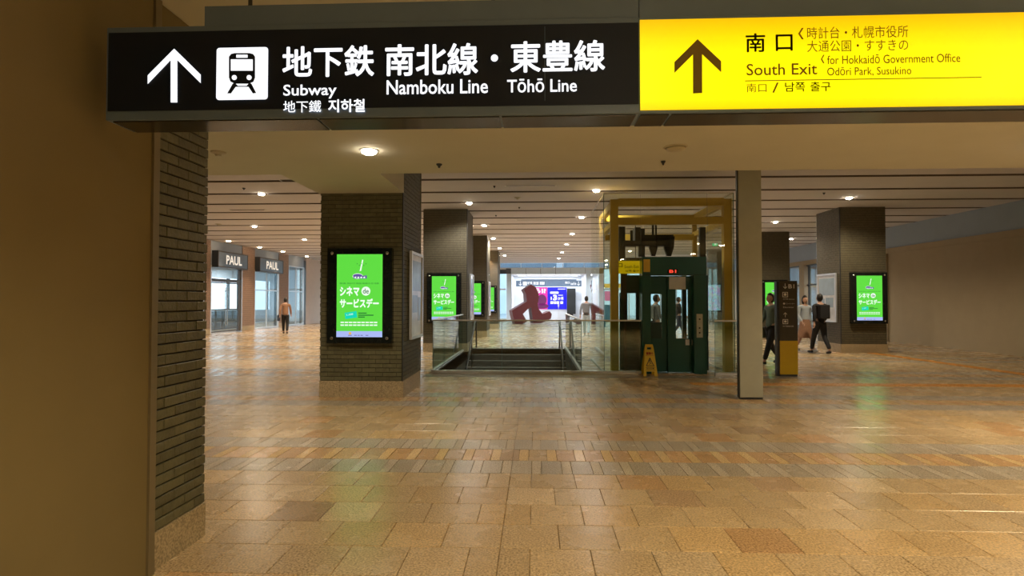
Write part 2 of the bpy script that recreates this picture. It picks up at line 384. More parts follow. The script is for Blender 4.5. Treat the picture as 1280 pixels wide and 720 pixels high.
# ------------------------------------------------------------------ ceilings
SZ, CZ = 3.29, 4.35
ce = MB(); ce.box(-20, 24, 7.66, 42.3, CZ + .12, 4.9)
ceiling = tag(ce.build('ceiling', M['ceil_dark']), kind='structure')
y = 8.5; i = 0; ys = []
gy = 11.37
while gy < 42: ys.append(gy); gy += 1.53
prev = 7.66
for g in ys + [43.0]:
    (box('groove_shade_strip', M['ceil_dark'], XL, XR, prev - .012, prev, CZ - .0, CZ + .12, ceiling) if prev > 8 else None); box('ceiling_panel', M['ceil'], XL, XR, prev, min(g, 42.0), CZ, CZ + .12, ceiling); prev = g + .20  # dark strip on each edge puts the groove's shade into the colour
so = MB(); so.box(XL, XR, -9, 7.66, SZ, 4.9); so.box(-3.5, -2.12, 7.66, 9.06, SZ, 4.4)
soffit = tag(so.build('ceiling', M['soffit']), kind='structure')

# ------------------------------------------------------------------ brick pillars
_bm = {}
def brick_mesh(L, H, m, depth=.03):
    key = (round(L, 4), round(H, 4), m.name)
    if key not in _bm:
        c = .0025; b = MB(); x = L / 2; h = H
        b.v = [(-x, 0, 0), (x, 0, 0), (x, depth, 0), (-x, depth, 0), (-x, 0, h), (x, 0, h), (x, depth, h), (-x, depth, h)]
        b.v = [(-x + c, 0, c), (x - c, 0, c), (x - c, 0, h - c), (-x + c, 0, h - c), (-x, c, 0), (x, c, 0), (x, c, h), (-x, c, h), (-x, depth, 0), (x, depth, 0), (x, depth, h), (-x, depth, h)]
        b.f = [(0, 1, 2, 3)] + [(p + j + 4, p + 4 + (j + 1) % 4, p + (j + 1) % 4, p + j) for p in (0, 4) for j in range(4)] + [(8, 11, 10, 9)]
        me = bpy.data.meshes.new('brick'); me.from_pydata(b.v, [], b.f); me.materials.append(m); _bm[key] = me
    return _bm[key]
def brick_face(par, origin, ang, width, z0, z1, BL, CH, m, parts, gap_h=.008, gap_v=.004, proud=.014, skip=None, edge=0.0, limit=10**6, depth=.03):
    """courses of bricks on a face; local x runs along the face, local -y outwards"""
    ca, sa = math.cos(ang), math.sin(ang); o = Vector(origin); n = int((z1 - z0) / CH + .3); sm = MB(); cnt = 0
    for r in range(n):
        off = 0 if r % 2 == 0 else -BL / 2; x = off + edge
        while x < width - edge - .001:
            a = max(x, edge); b = min(x + BL, width - edge); x += BL
            if b - a < .02: continue
            zz = z0 + r * CH
            if skip and skip[0] < (a + b) / 2 < skip[1] and skip[2] < zz and zz + CH < skip[3]: continue
            u = (a + b) / 2; pr = proud + rnd.uniform(-.002, .002)
            lx, ly = u, -pr
            px, py = o.x + lx * ca - ly * sa, o.y + lx * sa + ly * ca
            if parts and cnt < limit:
                piece('brick', brick_mesh(b - a - gap_v, CH - gap_h, m, depth), (px, py, zz), ang, par); cnt += 1
            else:
                sm.add_mesh(brick_mesh(b - a - gap_v, CH - gap_h, m, depth), Matrix.Translation((px, py, zz)) @ Matrix.Rotation(ang, 4, 'Z'))
    if sm.v: tag(sm.build('brickwork', m, par), kind='stuff')
def base_slabs(par, origin, ang, width, h, n, m):
    ca, sa = math.cos(ang), math.sin(ang); o = Vector(origin)
    for i in range(n):
        w = width / n; t = Matrix.Translation(o) @ Matrix.Rotation(ang, 4, 'Z')
        MB().box(i * w + .002, (i + 1) * w - .002, -.022, .02, 0, h, 0, t).build('base_slab', m, par)
# pillar 1: the close one at the left edge
p1 = thing('brick_pillar', 'close dark brick pillar at left, cut by the metal trimmed plaster wall', 'pillar', (-2.5, 3.44, 0), 'brick pillars of the concourse')
box('core', M['mortar'], -3.6, -2.205, 3.19, 3.69, 0, SZ - .002, p1)
brick_face(p1, (-2.205, 3.185, 0), R_(90), .525, .222, 3.02, .205, .0634, M['brick'], True, gap_h=.009, gap_v=.003, proud=.014)
base_slabs(p1, (-2.205, 3.185, 0), R_(90), .525, .215, 1, M['base_stone'])
brick_face(p1, (-2.19, 3.69, 0), R_(180), 1.36, .222, 3.02, .205, .0634, M['brick'], False)
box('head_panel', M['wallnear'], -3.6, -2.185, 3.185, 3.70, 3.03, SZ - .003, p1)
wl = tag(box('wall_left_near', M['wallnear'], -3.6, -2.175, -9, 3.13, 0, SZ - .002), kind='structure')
tr = MB().box(-2.205, -2.160, 3.12, 3.172, 0, SZ - .004); tag(tr.build('trim_1', M['trim'], wl))

def pillar(x0, y0, y1, ztop, label, mt, parts_front, BL=.225, CH=.0695, bh=.262, skip=None, side='r', base_n=4, w=1.36):
    x1 = x0 + w; p = thing('brick_pillar', label, 'pillar', ((x0 + x1) / 2, (y0 + y1) / 2, 0), 'brick pillars of the concourse')
    box('core', M['mortar'], x0 + .016, x1 - .016, y0 + .016, y1 - .016, 0, ztop, p)
    brick_face(p, (x0, y0 + .016, 0), 0, w, bh + .006, ztop, BL, CH, mt, parts_front, skip=skip, edge=.02, limit=295)
    base_slabs(p, (x0, y0 + .016, 0), 0, w, bh, base_n, M['base_stone'])
    if side == 'r':
        brick_face(p, (x1 - .016, y0, 0), R_(90), y1 - y0, bh + .006, ztop, BL, CH, mt, False, edge=.035)
        base_slabs(p, (x1 - .016, y0, 0), R_(90), y1 - y0, bh, 3, M['base_stone'])
        brick_face(p, (x0 + .016, y1, 0), R_(-90), y1 - y0, bh + .006, ztop, BL, CH, mt, False)
    else:
        brick_face(p, (x0 + .016, y1, 0), R_(-90), y1 - y0, bh + .006, ztop, BL, CH, mt, False, edge=.035)
        base_slabs(p, (x0 + .016, y1, 0), R_(-90), y1 - y0, bh, 3, M['base_stone'])
    xc = x1 - .012 if side == 'r' else x0 + .012
    box('corner_strip', M['dmetal'], xc - .010, xc + .010, y0 - .001, y0 + .026, 0, ztop, p)
    xe = x1 - .005 if side == 'r' else x0 + .005
    box('corner_strip', M['chrome'], xe - .004, xe + .018, y1 - .012, y1 + .002, bh, ztop, p)
    return p
PW = 1.36
pillar(-3.48, 9.05, 10.42, CZ, 'brick pillar whose face carries the large nearest green film advert, stairs beside it', M['brick'], True, skip=(.27, 1.06, .9, 2.35))
pillar(-3.42, 17.2, 18.6, CZ, 'dark brick pillar behind the left glass side of the stairwell', M['brick_b'], False)
pillar(-3.42, 24.2, 25.6, CZ, 'narrow visible brick pillar third in the row left of the stairs', M['brick_b'], False)
pillar(-3.42, 31.6, 33.0, CZ, 'farthest brick pillar left of the stairs, washed by warm light', M['brick_b'], False)
pillar(9.08, 17.3, 18.7, CZ, 'wide brick pillar at right with a pale poster on its left side', M['brick_b'], False, side='l')
pillar(8.95, 23.4, 24.8, CZ, 'brick pillar just right of the grey steel column, behind the brown directory', M['brick_b'], False, side='l')
pillar(9.08, 31.4, 32.8, CZ, 'brick pillar seen through the lift glass, carrying a colourful mosaic screen', M['brick_b'], False, side='l')

# steel column
c = thing('steel_column', 'plain olive grey steel column rising to the soffit right of the lift', 'column', (3.385, 9.3, 0))
box('shaft', M['steel'], 3.215, 3.575, 9.1, 9.19, .03, CZ, c, bevel=.006)
box('edge_gap', M['dmetal'], 3.20, 3.215, 9.11, 9.18, .03, CZ, c)
box('shoe', M['dmetal'], 3.22, 3.57, 9.105, 9.185, 0, .03, c)

# ------------------------------------------------------------------ left wall: shops
LW = thing('wall_left', None, None, (XL, 30, 0), kind='structure')
def wseg(name, m, y0, y1, z0, z1, x0=-15.25, x1=XL, par=LW): return box(name, m, x0, x1, y0, y1, z0, z1, par)
wseg('lower_wall', M['grey_pt'], -9, 25.6, 0, CZ)
wseg('bulkhead', M['grey_pt'], 25.6, 33.9, 3.2, CZ)
for a, b in ((25.2, 25.62), (28.45, 29.75), (32.6, 33.9)):
    wseg('brick_pier_core', M['mortar'], a, b, 0, CZ, -15.25, -14.99)
    brick_face(LW, (-14.985, a, 0), R_(90), b - a, .262, CZ, .225, .0695, M['brick_shop'], False)
    base_slabs(LW, (-14.985, a, 0), R_(90), b - a, .255, 2, M['base_stone'])
wseg('pier_bronze', M['frame_dark'], 36.2, 36.6, 0, CZ - .2)
wseg('pier_orange', M['plaster2'], 36.6, 42.2, 0, CZ)
def shop_door():
    d = thing('door_1', None, None, (-15, 27, 0), kind='structure')
    y0, y1 = 25.62, 28.45
    box('door_frame', M['alum'], -15.06, -14.96, y0, y0 + .07, 0, 3.2, d); box('door_frame', M['alum'], -15.06, -14.96, y1 - .07, y1, 0, 3.2, d)
    box('door_frame', M['frame_dark'], -15.08, -15.0, y1 - .33, y1 - .07, 0, 3.2, d)
    box('door_frame', M['frame_dark'], -15.05, -14.97, y0 + .07, y1 - .07, 2.45, 2.6, d)
    box('threshold', M['chrome'], -15.08, -14.94, y0 + .07, y1 - .07, 0, .03, d)
    mid = (y0 + y1) / 2 - .1
    for a, b, s in ((y0 + .1, mid - .01, 1), (mid + .01, y1 - .36, -1)):
        lf = box('door_leaf', M['glass'], -15.03, -15.015, a, b, .06, 2.43, d)
        for zz in (.06, 1.1, 2.38): box('leaf_rail', M['frame_dark'], -15.045, -15.0, a, b, zz, zz + .06, lf)
        hy = b - .08 if s > 0 else a + .08
        MB().tube([(-14.94, hy, .35), (-14.94, hy, 2.2)], .022).box(-15.02, -14.94, hy - .01, hy + .01, .5, .53).box(-15.02, -14.94, hy - .01, hy + .01, 2.0, 2.03).build('door_handle', M['chrome'], lf)
    box('transom_glass', M['glass'], -15.03, -15.015, y0 + .1, y1 - .1, 2.62, 3.18, d)
shop_door()
def shop_window(n, y0, y1, z1, bands):
    d = thing('window_%d' % n, None, None, (-15, (y0 + y1) / 2, 0), kind='structure')
    for a in (y0, y1 - .06): box('window_frame', M['alum'], -15.06, -14.96, a, a + .06, 0, z1, d)
    box('window_frame', M['alum'], -15.06, -14.96, y0 + .06, y1 - .06, z1 - .06, z1, d); box('window_frame', M['alum'], -15.06, -14.96, y0 + .06, y1 - .06, 0, .1, d)
    k = 2; w = (y1 - y0 - .12) / k
    for i in range(k): box('pane', M['glass'], -15.03, -15.015, y0 + .06 + i * w + .01, y0 + .06 + (i + 1) * w - .01, .1, z1 - .06, d)
    box('mullion', M['alum'], -15.05, -14.98, y0 + .04 + w, y0 + .08 + w, .1, z1 - .06, d)
    box('window_rail', M['alum'], -15.05, -14.98, y0 + .06, y1 - .06, 2.1, 2.16, d)
shop_window(1, 29.75, 32.6, 3.2, 1)
shop_window(2, 33.9, 36.2, 3.7, 1)
box('bulkhead', M['grey_pt'], -15.2, XL, 33.9, 36.2, 3.7, CZ, LW)
def shop_sign(y0, y1, label):
    s = thing('shop_sign', label, 'sign', (-14.9, (y0 + y1) / 2, 3.12), 'shop signs on the left wall')
    box('case', M['shop_sign'], -15.0, -14.72, y0, y1, 3.12, 3.9, s, bevel=.01)
    for z in (3.12, 3.84): box('case_edge', M['frame_dark'], -14.73, -14.70, y0, y1, z, z + .06, s)
    for yy in (y0, y1 - .06): box('case_edge', M['frame_dark'], -14.73, -14.70, yy, yy + .06, 3.12, 3.9, s)
    box('sign_face', M['shop_sign_in'], -14.725, -14.712, y0 + .06, y1 - .06, 3.18, 3.84, s)
    mb = MB(); ym = (y0 + y1) / 2; pre = Matrix.Translation((-14.69, ym + .02, 0)) @ Matrix.Rotation(R_(90), 4, 'Z')
    # local x -> world y; faces +x
    put_text(mb, 'PAUL', -.72, .72, 3.29, 3.73, 0, 0, .03, pre)
    mb2 = MB(); put_text(mb2, 'PAUL', -.72, .72, 3.29, 3.73, .015, 0, .012, pre)
    mb.build('lettering', M['letter_cr'], s); mb2.build('letter_backs', M['frame_dark'], s)
    return s
shop_sign(25.75, 28.5, 'slate shop sign over the glass double doors of the nearest left shop front')
shop_sign(29.75, 32.6, 'slate shop sign over the shop window between two brick piers')
# the shop behind the glass: room open to the street on its far side
SR = thing('wall_shop_room', None, None, (-19, 30, 0), kind='structure')
box('back_wall', M['white_w'], -20.1, -20, 20, 42, 0, .9, SR); box('back_wall', M['white_w'], -20.1, -20, 20, 42, 3.0, CZ, SR)
for k in range(9): box('window_post', M['frame_dark'], -20.1, -20, 20 + k * 2.7, 20.25 + k * 2.7, .9, 3, SR)
box('side_wall', M['white_w'], -20, -15.25, 20, 20.1, 0, CZ, SR); box('side_wall', M['white_w'], -20, -15.25, 42, 42.1, 0, CZ, SR)
ct = thing('shop_counter', 'low counter with small plants inside the shop behind the glass doors', 'counter', (-17.3, 31.0, 0))
box('counter_body', M['frame_dark'], -17.9, -17.0, 29.5, 33.5, 0, 1.0, ct); box('counter_top', M['alum'], -17.95, -16.95, 29.4, 33.6, 1.0, 1.05, ct)

# ------------------------------------------------------------------ right wall
RW = thing('wall_right', None, None, (XR, 25, 0), kind='structure')
box('header', M['grey_pt'], XR, XR + .3, 15, 42, 3.55, CZ, RW)
box('fascia', M['plaster'], XR - .04, XR + .26, 15, 42, 3.35, 3.55, RW)
box('near_wall', M['plaster'], XR, XR + .3, -9, 22.3, 0, 3.35, RW); box('near_head', M['plaster'], XR, XR + .3, -9, 15, 3.35, CZ, RW)
for k, yy in enumerate((22.3, 29.0, 35.6)): box('shop_pier', M['plaster'], XR - .06, XR + .3, yy, yy + .5, 0, 3.35, RW)
wn = 3
for k, yy in enumerate((22.8, 29.5)):
    d = thing('window_%d' % (wn + k), None, None, (XR, yy + 3, 0), kind='structure')
    y1 = yy + 6.2 - (.1 if k else 0)
    for j in range(5): box('mullion', M['frame_dark'], XR + .08, XR + .16, yy + j * 1.5, yy + j * 1.5 + .07, 0, 3.35, d)
    for z in (0, 1.0, 2.3, 3.28): box('window_rail', M['frame_dark'], XR + .08, XR + .16, yy, y1, z, z + .07, d)
    for j in range(4): box('pane', M['glass'], XR + .11, XR + .125, yy + j * 1.5 + .07, yy + (j + 1) * 1.5, .07, 3.28, d)
box('far_wall', M['plaster'], XR, XR + .3, 36.1, 42, 0, 3.35, RW)
box('room_back', M['plaster2'], XR + 6, XR + 6.2, 20, 38, 0, .8, RW); box('room_back', M['plaster2'], XR + 6, XR + 6.2, 20, 38, 2.9, CZ, RW)
box('room_side', M['plaster2'], XR + .3, XR + 6, 20, 20.1, 0, CZ, RW); box('room_side', M['plaster2'], XR + .3, XR + 6, 38, 38.1, 0, CZ, RW)
tag(box('wall_back', M['plaster'], XL - .2, XR + .3, -9.2, -9, 0, 4.9), kind='structure')

# ------------------------------------------------------------------ far wall with the white passage
FW = thing('wall_far', None, None, (0, 42, 0), kind='structure')
PX0, PX1, PZ = -1.75, 3.75, 3.55           # passage opening
OX0, OX1 = -2.12, 4.25
zr = (CZ - .40, CZ)
# header panels: rows of cladding with joints
for r, (z0, z1, w) in enumerate(((PZ + .42, CZ - .02, 1.55), (PZ, PZ + .40, 1.1))):
    x = -15
    while x < XR:
        x1 = min(x + w, XR)
        if r == 0: box('clerestory_pane', M['frost'], x + .015, x1 - .015, 42.0, 42.02, z0, z1, FW); box('clerestory_bar', M['alum'], x - .015, x + .015, 41.98, 42.06, z0, z1, FW)
        elif (OX0 - .3 < x < OX1): box('cladding_panel', M['bluew'], x + .015, x1 - .015, 42.0, 42.1, z0, z1, FW)
        x += w
box('cladding_backing', M['jointm'], OX0 - .5, OX1 + .5, 42.1, 42.25, PZ, PZ + .42, FW); box('clerestory_rail', M['alum'], XL, XR, 41.98, 42.08, PZ + .4, PZ + .44, FW)
box('passage_jamb', M['bluew'], OX0, PX0, 41.96, 42.3, 0, PZ, FW); box('passage_jamb', M['bluew'], PX1, OX1, 41.96, 42.3, 0, PZ, FW)
box('passage_side', M['white_w'], PX0 - .1, PX0, 42.3, 46.5, 0, PZ, FW); box('passage_side', M['white_w'], PX1, PX1 + .1, 42.3, 46.5, 0, PZ, FW)
box('passage_ceiling', M['white_w'], PX0, PX1, 42.3, 46.5, PZ, PZ + .1, FW)
for k in range(1, 5): box('ceiling_joint', M['jointm'], PX0 + 1.1 * k - .01, PX0 + 1.1 * k + .01, 42.3, 46.5, PZ - .004, PZ, FW)
box('passage_end', M['white_w'], PX0 - .1, PX1 + .1, 46.5, 46.7, 0, PZ + .1, FW)
# glazed parts of the far wall, left and right of the passage
def far_glazing(n, x0, x1, z1, step):
    d = thing('window_%d' % n, None, None, ((x0 + x1) / 2, 42.1, 0), kind='structure'); x = x0
    while x < x1 - .05:
        e = min(x + step, x1)
        box('pane', M['glass'], x + .06, e - .0, 42.1, 42.115, .1, z1, d); box('mullion', M['alum'], x, x + .06, 42.05, 42.2, 0, z1, d); x += step
    for z in (0, 2.35, z1 - .1): box('window_rail', M['alum'], x0, x1, 42.04, 42.2, z, z + .1, d)
far_glazing(5, -15, -4.3, 3.97, 1.3); far_glazing(6, -2.9, OX0 - .05, 3.97, 1.3)
far_glazing(7, OX1 + .3, 13.3, 3.97, 1.15)
box('wall_pier', M['bluew'], -4.3, -2.9, 41.98, 42.3, 0, PZ + .4, FW); box('wall_pier', M['bluew'], OX1, OX1 + .28, 41.98, 42.3, 0, PZ + .4, FW)
box('wood_band', M['ochre'], OX1 + .3, XR, 41.9, 42.03, 2.5, 2.8, FW)
# hanging sign in the passage
hs = thing('passage_sign', 'dark grey hanging sign across the far white passage, arrows pointing down', 'sign', (1.08, 44.6, 2.66))
a = onY(645, 358.2, 44.6); b = onY(727, 350.6, 44.6)
box('case', M['sign_case'], a.x, b.x, 44.6, 44.75, a.z, b.z, hs)
box('housing', M['sign_case'], a.x + .4, b.x - .4, 44.6, 44.75, b.z, b.z + .1, hs)
for x in (a.x + .8, b.x - .8): MB().tube([(x, 44.68, b.z), (x, 44.68, PZ)], .012, 6).build('hanger', M['chrome'], hs)
mb = MB(); yy = 44.59; h = b.z - a.z; cz = (a.z + b.z) / 2
def small_arrow(mb, cx, cz, r, y, up, mi=0):
    s = 1 if up else -1
    mb.prism([(cx - .1 * r, cz - s * r), (cx + .1 * r, cz - s * r), (cx + .1 * r, cz + s * .9 * r), (cx - .1 * r, cz + s * .9 * r)], y - .003, y, mi)
    for t in (-1, 1): mb.prism([(cx, cz + s * r), (cx + t * .7 * r, cz + s * .3 * r), (cx + t * .7 * r, cz + s * .02 * r), (cx, cz + s * .72 * r)], y - .003, y, mi)
small_arrow(mb, a.x + .34, cz, .17, yy, False); small_arrow(mb, b.x - .24, cz, .17, yy, False)
mb.prism(rrect(a.x + .55, a.x + .85, cz - .15, cz + .15, .03), yy - .003, yy)
put_text(mb, '地下鉄', a.x + .9, a.x + 1.28, cz - .06, cz + .15, yy, 0, .03); put_text(mb, 'Subway', a.x + .9, a.x + 1.28, cz - .14, cz - .08, yy)
put_text(mb, '南北線', a.x + 1.36, a.x + 1.78, cz - .1, cz + .15, yy, 0, .03); put_text(mb, '東豊線', a.x + 1.86, a.x + 2.24, cz - .1, cz + .15, yy, 0, .03)
put_text(mb, '南口', b.x - 1.3, b.x - .95, cz - .02, cz + .16, yy, 0, .03); put_text(mb, 'South Exit', b.x - .86, b.x - .42, cz - .12, cz + .1, yy, 0, .02)
mb.build('lettering', M['white_e'], hs)
# posters and the black panel on the end wall
po = thing('magenta_poster', 'bright magenta poster with white characters behind the maroon sculpture', 'poster', (.2, 46.45, 1.0))
a = onY(661, 386.5, 46.45); b = onY(684.3, 359, 46.45)
box('sheet', M['mag_e'], a.x, b.x, 46.45, 46.5, a.z, b.z, po)
mb = MB(); put_text(mb, 'ら!?', b.x - 1.05, b.x - .12, b.z - .5, b.z - .08, 46.44, 0, .05)
mb.prism([(b.x - .9, b.z - .62), (b.x - .62, b.z - .72), (b.x - .5, b.z - .95), (b.x - .75, b.z - .85)], 46.437, 46.44); mb.build('lettering', M['white_e'], po)
mb = MB(); mb.prism(disc_pts(b.x - .45, a.z + .75, .38, 18, .46), 46.436, 46.44); mb.prism(disc_pts(b.x - .5, a.z + .25, .6, 18, .22), 46.436, 46.44); mb.build('portrait_shape', emi('poster_violet', (.22, .02, .16), .8), po)
pb = thing('blue_poster', 'deep blue poster with a large white 3 on the far white wall', 'poster', (1.6, 46.45, 1.0))
a = onY(684.5, 386.5, 46.45); b = onY(708.3, 359, 46.45); w = b.x - a.x; h = b.z - a.z
box('sheet', M['blue_e'], a.x, b.x, 46.45, 46.5, a.z, b.z, pb); mb = MB(); Y = 46.44
X_ = lambda u: a.x + u * w
Z_ = lambda v: b.z - v * h
mb.prism(rrect(X_(.13), X_(.58), Z_(.30), Z_(.20), .07), Y - .003, Y)
put_text(mb, '3', X_(.28), X_(.50), Z_(.60), Z_(.34), Y, 0, .06); put_text(mb, '1', X_(.16), X_(.22), Z_(.58), Z_(.43), Y, 0, .05)
put_text(mb, 'か月', X_(.54), X_(.82), Z_(.59), Z_(.44), Y, 0, .04)
for u0, u1 in ((.15, .30), (.33, .46), (.48, .60)): mb.prism([(X_(u0), Z_(.76)), (X_(u1), Z_(.76)), (X_(u1), Z_(.64)), (X_(u0), Z_(.64))], Y - .003, Y)
mb.prism([(X_(.54), Z_(.10)), (X_(.94), Z_(.10)), (X_(.94), Z_(.07)), (X_(.54), Z_(.07))], Y - .003, Y); mb.prism([(X_(.56), Z_(.38)), (X_(.8), Z_(.38)), (X_(.8), Z_(.35)), (X_(.56), Z_(.35))], Y - .003, Y)
mb.prism([(X_(.64), Z_(.76)), (X_(.8), Z_(.76)), (X_(.82), Z_(.66)), (X_(.74), Z_(.63)), (X_(.64), Z_(.67)), (X_(.7), Z_(.72))], Y - .003, Y)
mb.build('lettering', M['white_e'], pb)
a = onY(708.8, 392.5, 46.2); b = onY(719.5, 360.5, 46.2)
bp = thing('black_panel', 'tall black panel standing right of the blue poster', 'panel', ((a.x + b.x) / 2, 46.3, 0))
box('board', M['blk_soft'], a.x, b.x, 46.2, 46.3, a.z, b.z, bp); box('stand', M['dmetal'], a.x + .2, b.x - .2, 46.22, 46.3, 0, a.z, bp)
pst = thing('slim_post', 'slim pale post with round foot before the far white wall', 'post', (1.86, 45.6, 0))
MB().lathe([(.16, 0), (.16, .02), (.025, .05), (.02, 1.05), (.05, 1.08)], (1.86, 45.6, 0), 12).build('post', M['alum'], pst)
MB().box(1.80, 1.92, 45.58, 45.62, 1.08, 1.28).build('plate', M['white_p'], pst)

# street seen through the glazing
ex = MB()
for i, (x0, x1, y0, z1) in enumerate(((-40, -9, 75, 14), (-8, 3, 80, 18), (4, 22, 72, 12), (24, 50, 78, 16))): ex.box(x0, x1, y0, y0 + 8, -.3, z1)
tag(ex.build('street_exterior', M['out_w']), 'pale buildings across the street', None, None, 'structure')
tag(MB().box(-90, 90, 50, 110, -.35, -.3).build('street_ground', M['out_g']), kind='structure')
tag(MB().box(-90, -20.1, -10, 50, -.35, -.3).build('street_ground', M['out_g']), kind='structure')
tag(MB().box(-60, -45, -10, 60, -.3, 12).build('street_exterior', M['out_w']), kind='structure')

# ------------------------------------------------------------------ stairwell
SW = thing('wall_stairwell', None, None, (-.6, 15, -3), kind='structure')
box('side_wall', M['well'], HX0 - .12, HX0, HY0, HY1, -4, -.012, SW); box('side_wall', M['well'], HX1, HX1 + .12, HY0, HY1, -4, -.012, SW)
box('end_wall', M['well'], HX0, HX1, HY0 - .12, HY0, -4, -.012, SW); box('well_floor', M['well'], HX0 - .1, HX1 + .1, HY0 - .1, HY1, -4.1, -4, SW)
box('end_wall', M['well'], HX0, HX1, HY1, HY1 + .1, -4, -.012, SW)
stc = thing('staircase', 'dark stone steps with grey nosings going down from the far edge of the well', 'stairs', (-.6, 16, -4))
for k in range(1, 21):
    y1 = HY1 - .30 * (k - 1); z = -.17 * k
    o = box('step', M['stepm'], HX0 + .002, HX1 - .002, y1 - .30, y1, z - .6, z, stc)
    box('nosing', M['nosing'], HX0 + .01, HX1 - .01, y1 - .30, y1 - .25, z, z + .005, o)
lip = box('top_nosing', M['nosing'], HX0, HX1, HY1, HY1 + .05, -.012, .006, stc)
def stair_rail(x, label, inner):
    t = thing('stair_handrail', label, 'handrail', (x, HY1, 0), 'handrails of the stairs')
    P = lambda y: (x, y, .87 - .567 * (HY1 - y))
    MB().tube([(x, HY1 + .45, .0), (x, HY1 + .45, .80), (x, HY1 + .40, .87), P(HY1), P(HY1 - 2), P(HY1 - 4), P(HY1 - 5.9)], .026, 10).build('rail', M['dmetal'], t, True)
    for k in range(5):
        q = P(HY1 - .9 - 1.2 * k); MB().tube([q, (x + inner * .0, q[1], q[2] - .86)], .016, 8).build('post', M['dmetal'], t)
    MB().tube([(x, HY1 + .45, .62), (x - inner * .18, HY1 + .45, .62)], .016, 8).build('bracket', M['dmetal'], t)
stair_rail(-1.96, 'dark sloping handrail along the left side of the stairs', 1)
stair_rail(.80, 'dark sloping handrail along the right side of the stairs', -1)
GH = 1.12
def balustrade(label, p0, p1, n, zt=GH, rail=M['alum'], last=True):
    p0, p1 = Vector((*p0, 0)), Vector((*p1, 0)); d = p1 - p0; L = d.length; ang = math.atan2(d.y, d.x)
    t = thing('glass_balustrade', label, 'balustrade', (p0 + p1) / 2, 'glass balustrades around the stairwell')
    T = Matrix.Translation(p0) @ Matrix.Rotation(ang, 4, 'Z')
    MB().box(0, L, -.035, .035, 0, .075, 0, T).build('channel', M['alum'], t)
    MB().box(0, L, -.05, -.035, 0, .03, 0, T).build('channel_lip', M['chrome'], t)
    for i in range(n):
        a, b = L * i / n + .006, L * (i + 1) / n - .006
        g = MB().box(a, b, -.006, .006, .06, zt, 0, T).build('glass_panel', M['glass_g'], t)
        for e in (a, b): MB().box(e - .003, e + .003, -.0065, .0065, .075, zt, 0, T).build('glass_edge', M['gl_edge'], g)
    MB().box(0, L, -.022, .022, zt, zt + .028, 0, T).build('top_rail', rail, t)
    return t
balustrade('long front glass balustrade facing the viewer before the stairwell', (HX0, HY0 - .10), (2.22, HY0 - .10), 3)
balustrade('glass balustrade running away along the left of the stairwell', (HX0 - .03, HY0), (HX0 - .03, HY1 - .1), 4)
balustrade('glass balustrade running away along the right of the stairwell', (HX1 + .03, HY0), (HX1 + .03, HY1 - .1), 4)

# ------------------------------------------------------------------ lift
EY = 12.2
el = thing('elevator', 'dark green lift with windowed sliding doors and red floor display', 'elevator', (2.93, 12.9, 0))
GX0, GX1, GZ = 2.25, 3.63, 2.49
def PZE(px, py, Y=EY): return onY(px, py, Y)
def pbox(name, m, px0, px1, py0, py1, ya, yb, par, bevel=0):
    a = onY(px0, py1, ya); b = onY(px1, py0, ya); return box(name, m, a.x, b.x, ya, yb, max(a.z, 0.0), b.z, par, bevel)
pbox('jamb', M['green_el'], 803, 813.5, 344, 468, EY, EY + .35, el, .004)
pbox('jamb', M['green_el'], 868, 883, 344, 468, EY, EY + .35, el, .004)
pbox('header', M['green_el'], 803, 883, 320.8, 344, EY, EY + .35, el, .004)
pbox('header_seam', M['green_dk'], 804, 882, 343, 344.2, EY - .006, EY + .01, el)
pbox('reflection_patch', M['ochre'], 804.5, 812.5, 324, 340, EY - .012, EY - .002, el)  # yellow reflection on the header, painted as an ochre patch
def leaf(px0, px1, wx0, wx1, wy0, wy1, ya, label):
    a, b = onY(px0, 466, ya), onY(px1, 345, ya); wa, wb = onY(wx0, wy1, ya), onY(wx1, wy0, ya)
    m = MB(); y0, y1 = ya, ya + .05; za, zb = .02, b.z
    m.box(a.x, wa.x, y0, y1, za, zb); m.box(wb.x, b.x, y0, y1, za, zb); m.box(wa.x, wb.x, y0, y1, za, wa.z); m.box(wa.x, wb.x, y0, y1, wb.z, zb)
    o = m.build('door_leaf', M['green_el'], el); o['label'] = label
    box('door_glass', M['glass'], wa.x, wb.x, ya + .02, ya + .03, wa.z, wb.z, o)
    return o
leaf(813, 836, 814, 827, 367.5, 423, EY + .22, 'left sliding door leaf with narrow window')
lf2 = leaf(835, 866, 845, 860, 362, 423, EY + .16, 'right sliding door leaf with taller window')
pbox('door_glass', M['poster_pale'], 836.5, 857, 346, 361.5, EY + .150, EY + .158, lf2)
pbox('lower_panel', M['green_dk'], 814, 827, 403, 423, EY + .20, EY + .215, el)
pbox('display', M['blk'], 834.5, 847.5, 336.6, 341.6, EY - .012, EY, el)
mb = MB(); a = onY(836.5, 341, EY); b = onY(845, 337.4, EY); put_text(mb, 'B1', a.x, b.x, a.z, b.z, EY - .016, 0, .02); mb.build('display_digits', M['red_e'], el)
cp = pbox('control_plate', M['plate'], 871, 878.3, 392.5, 422, EY - .012, EY, el)
for k, py in enumerate((399, 410, 416)):
    a = onY(874.6, py, EY - .015); MB().lathe([(.018, 0), (.018, .008), (.012, .012)], (a.x, EY - .012, a.z), 12, 0, Matrix.Rotation(R_(90), 3, 'X')).build('button', M['black_p'], cp)
for p in ((857, 861.8, 424.5, 431.5), (865, 868.6, 424.5, 431.5)): pbox('notice_sticker', M['white_p'], *p, EY + .145 if p[0] < 860 else EY + .14, EY + .155, el)
box('sill', M['chrome'], GX0 + .17, GX1 - .2, EY, EY + .3, 0, .015, el)
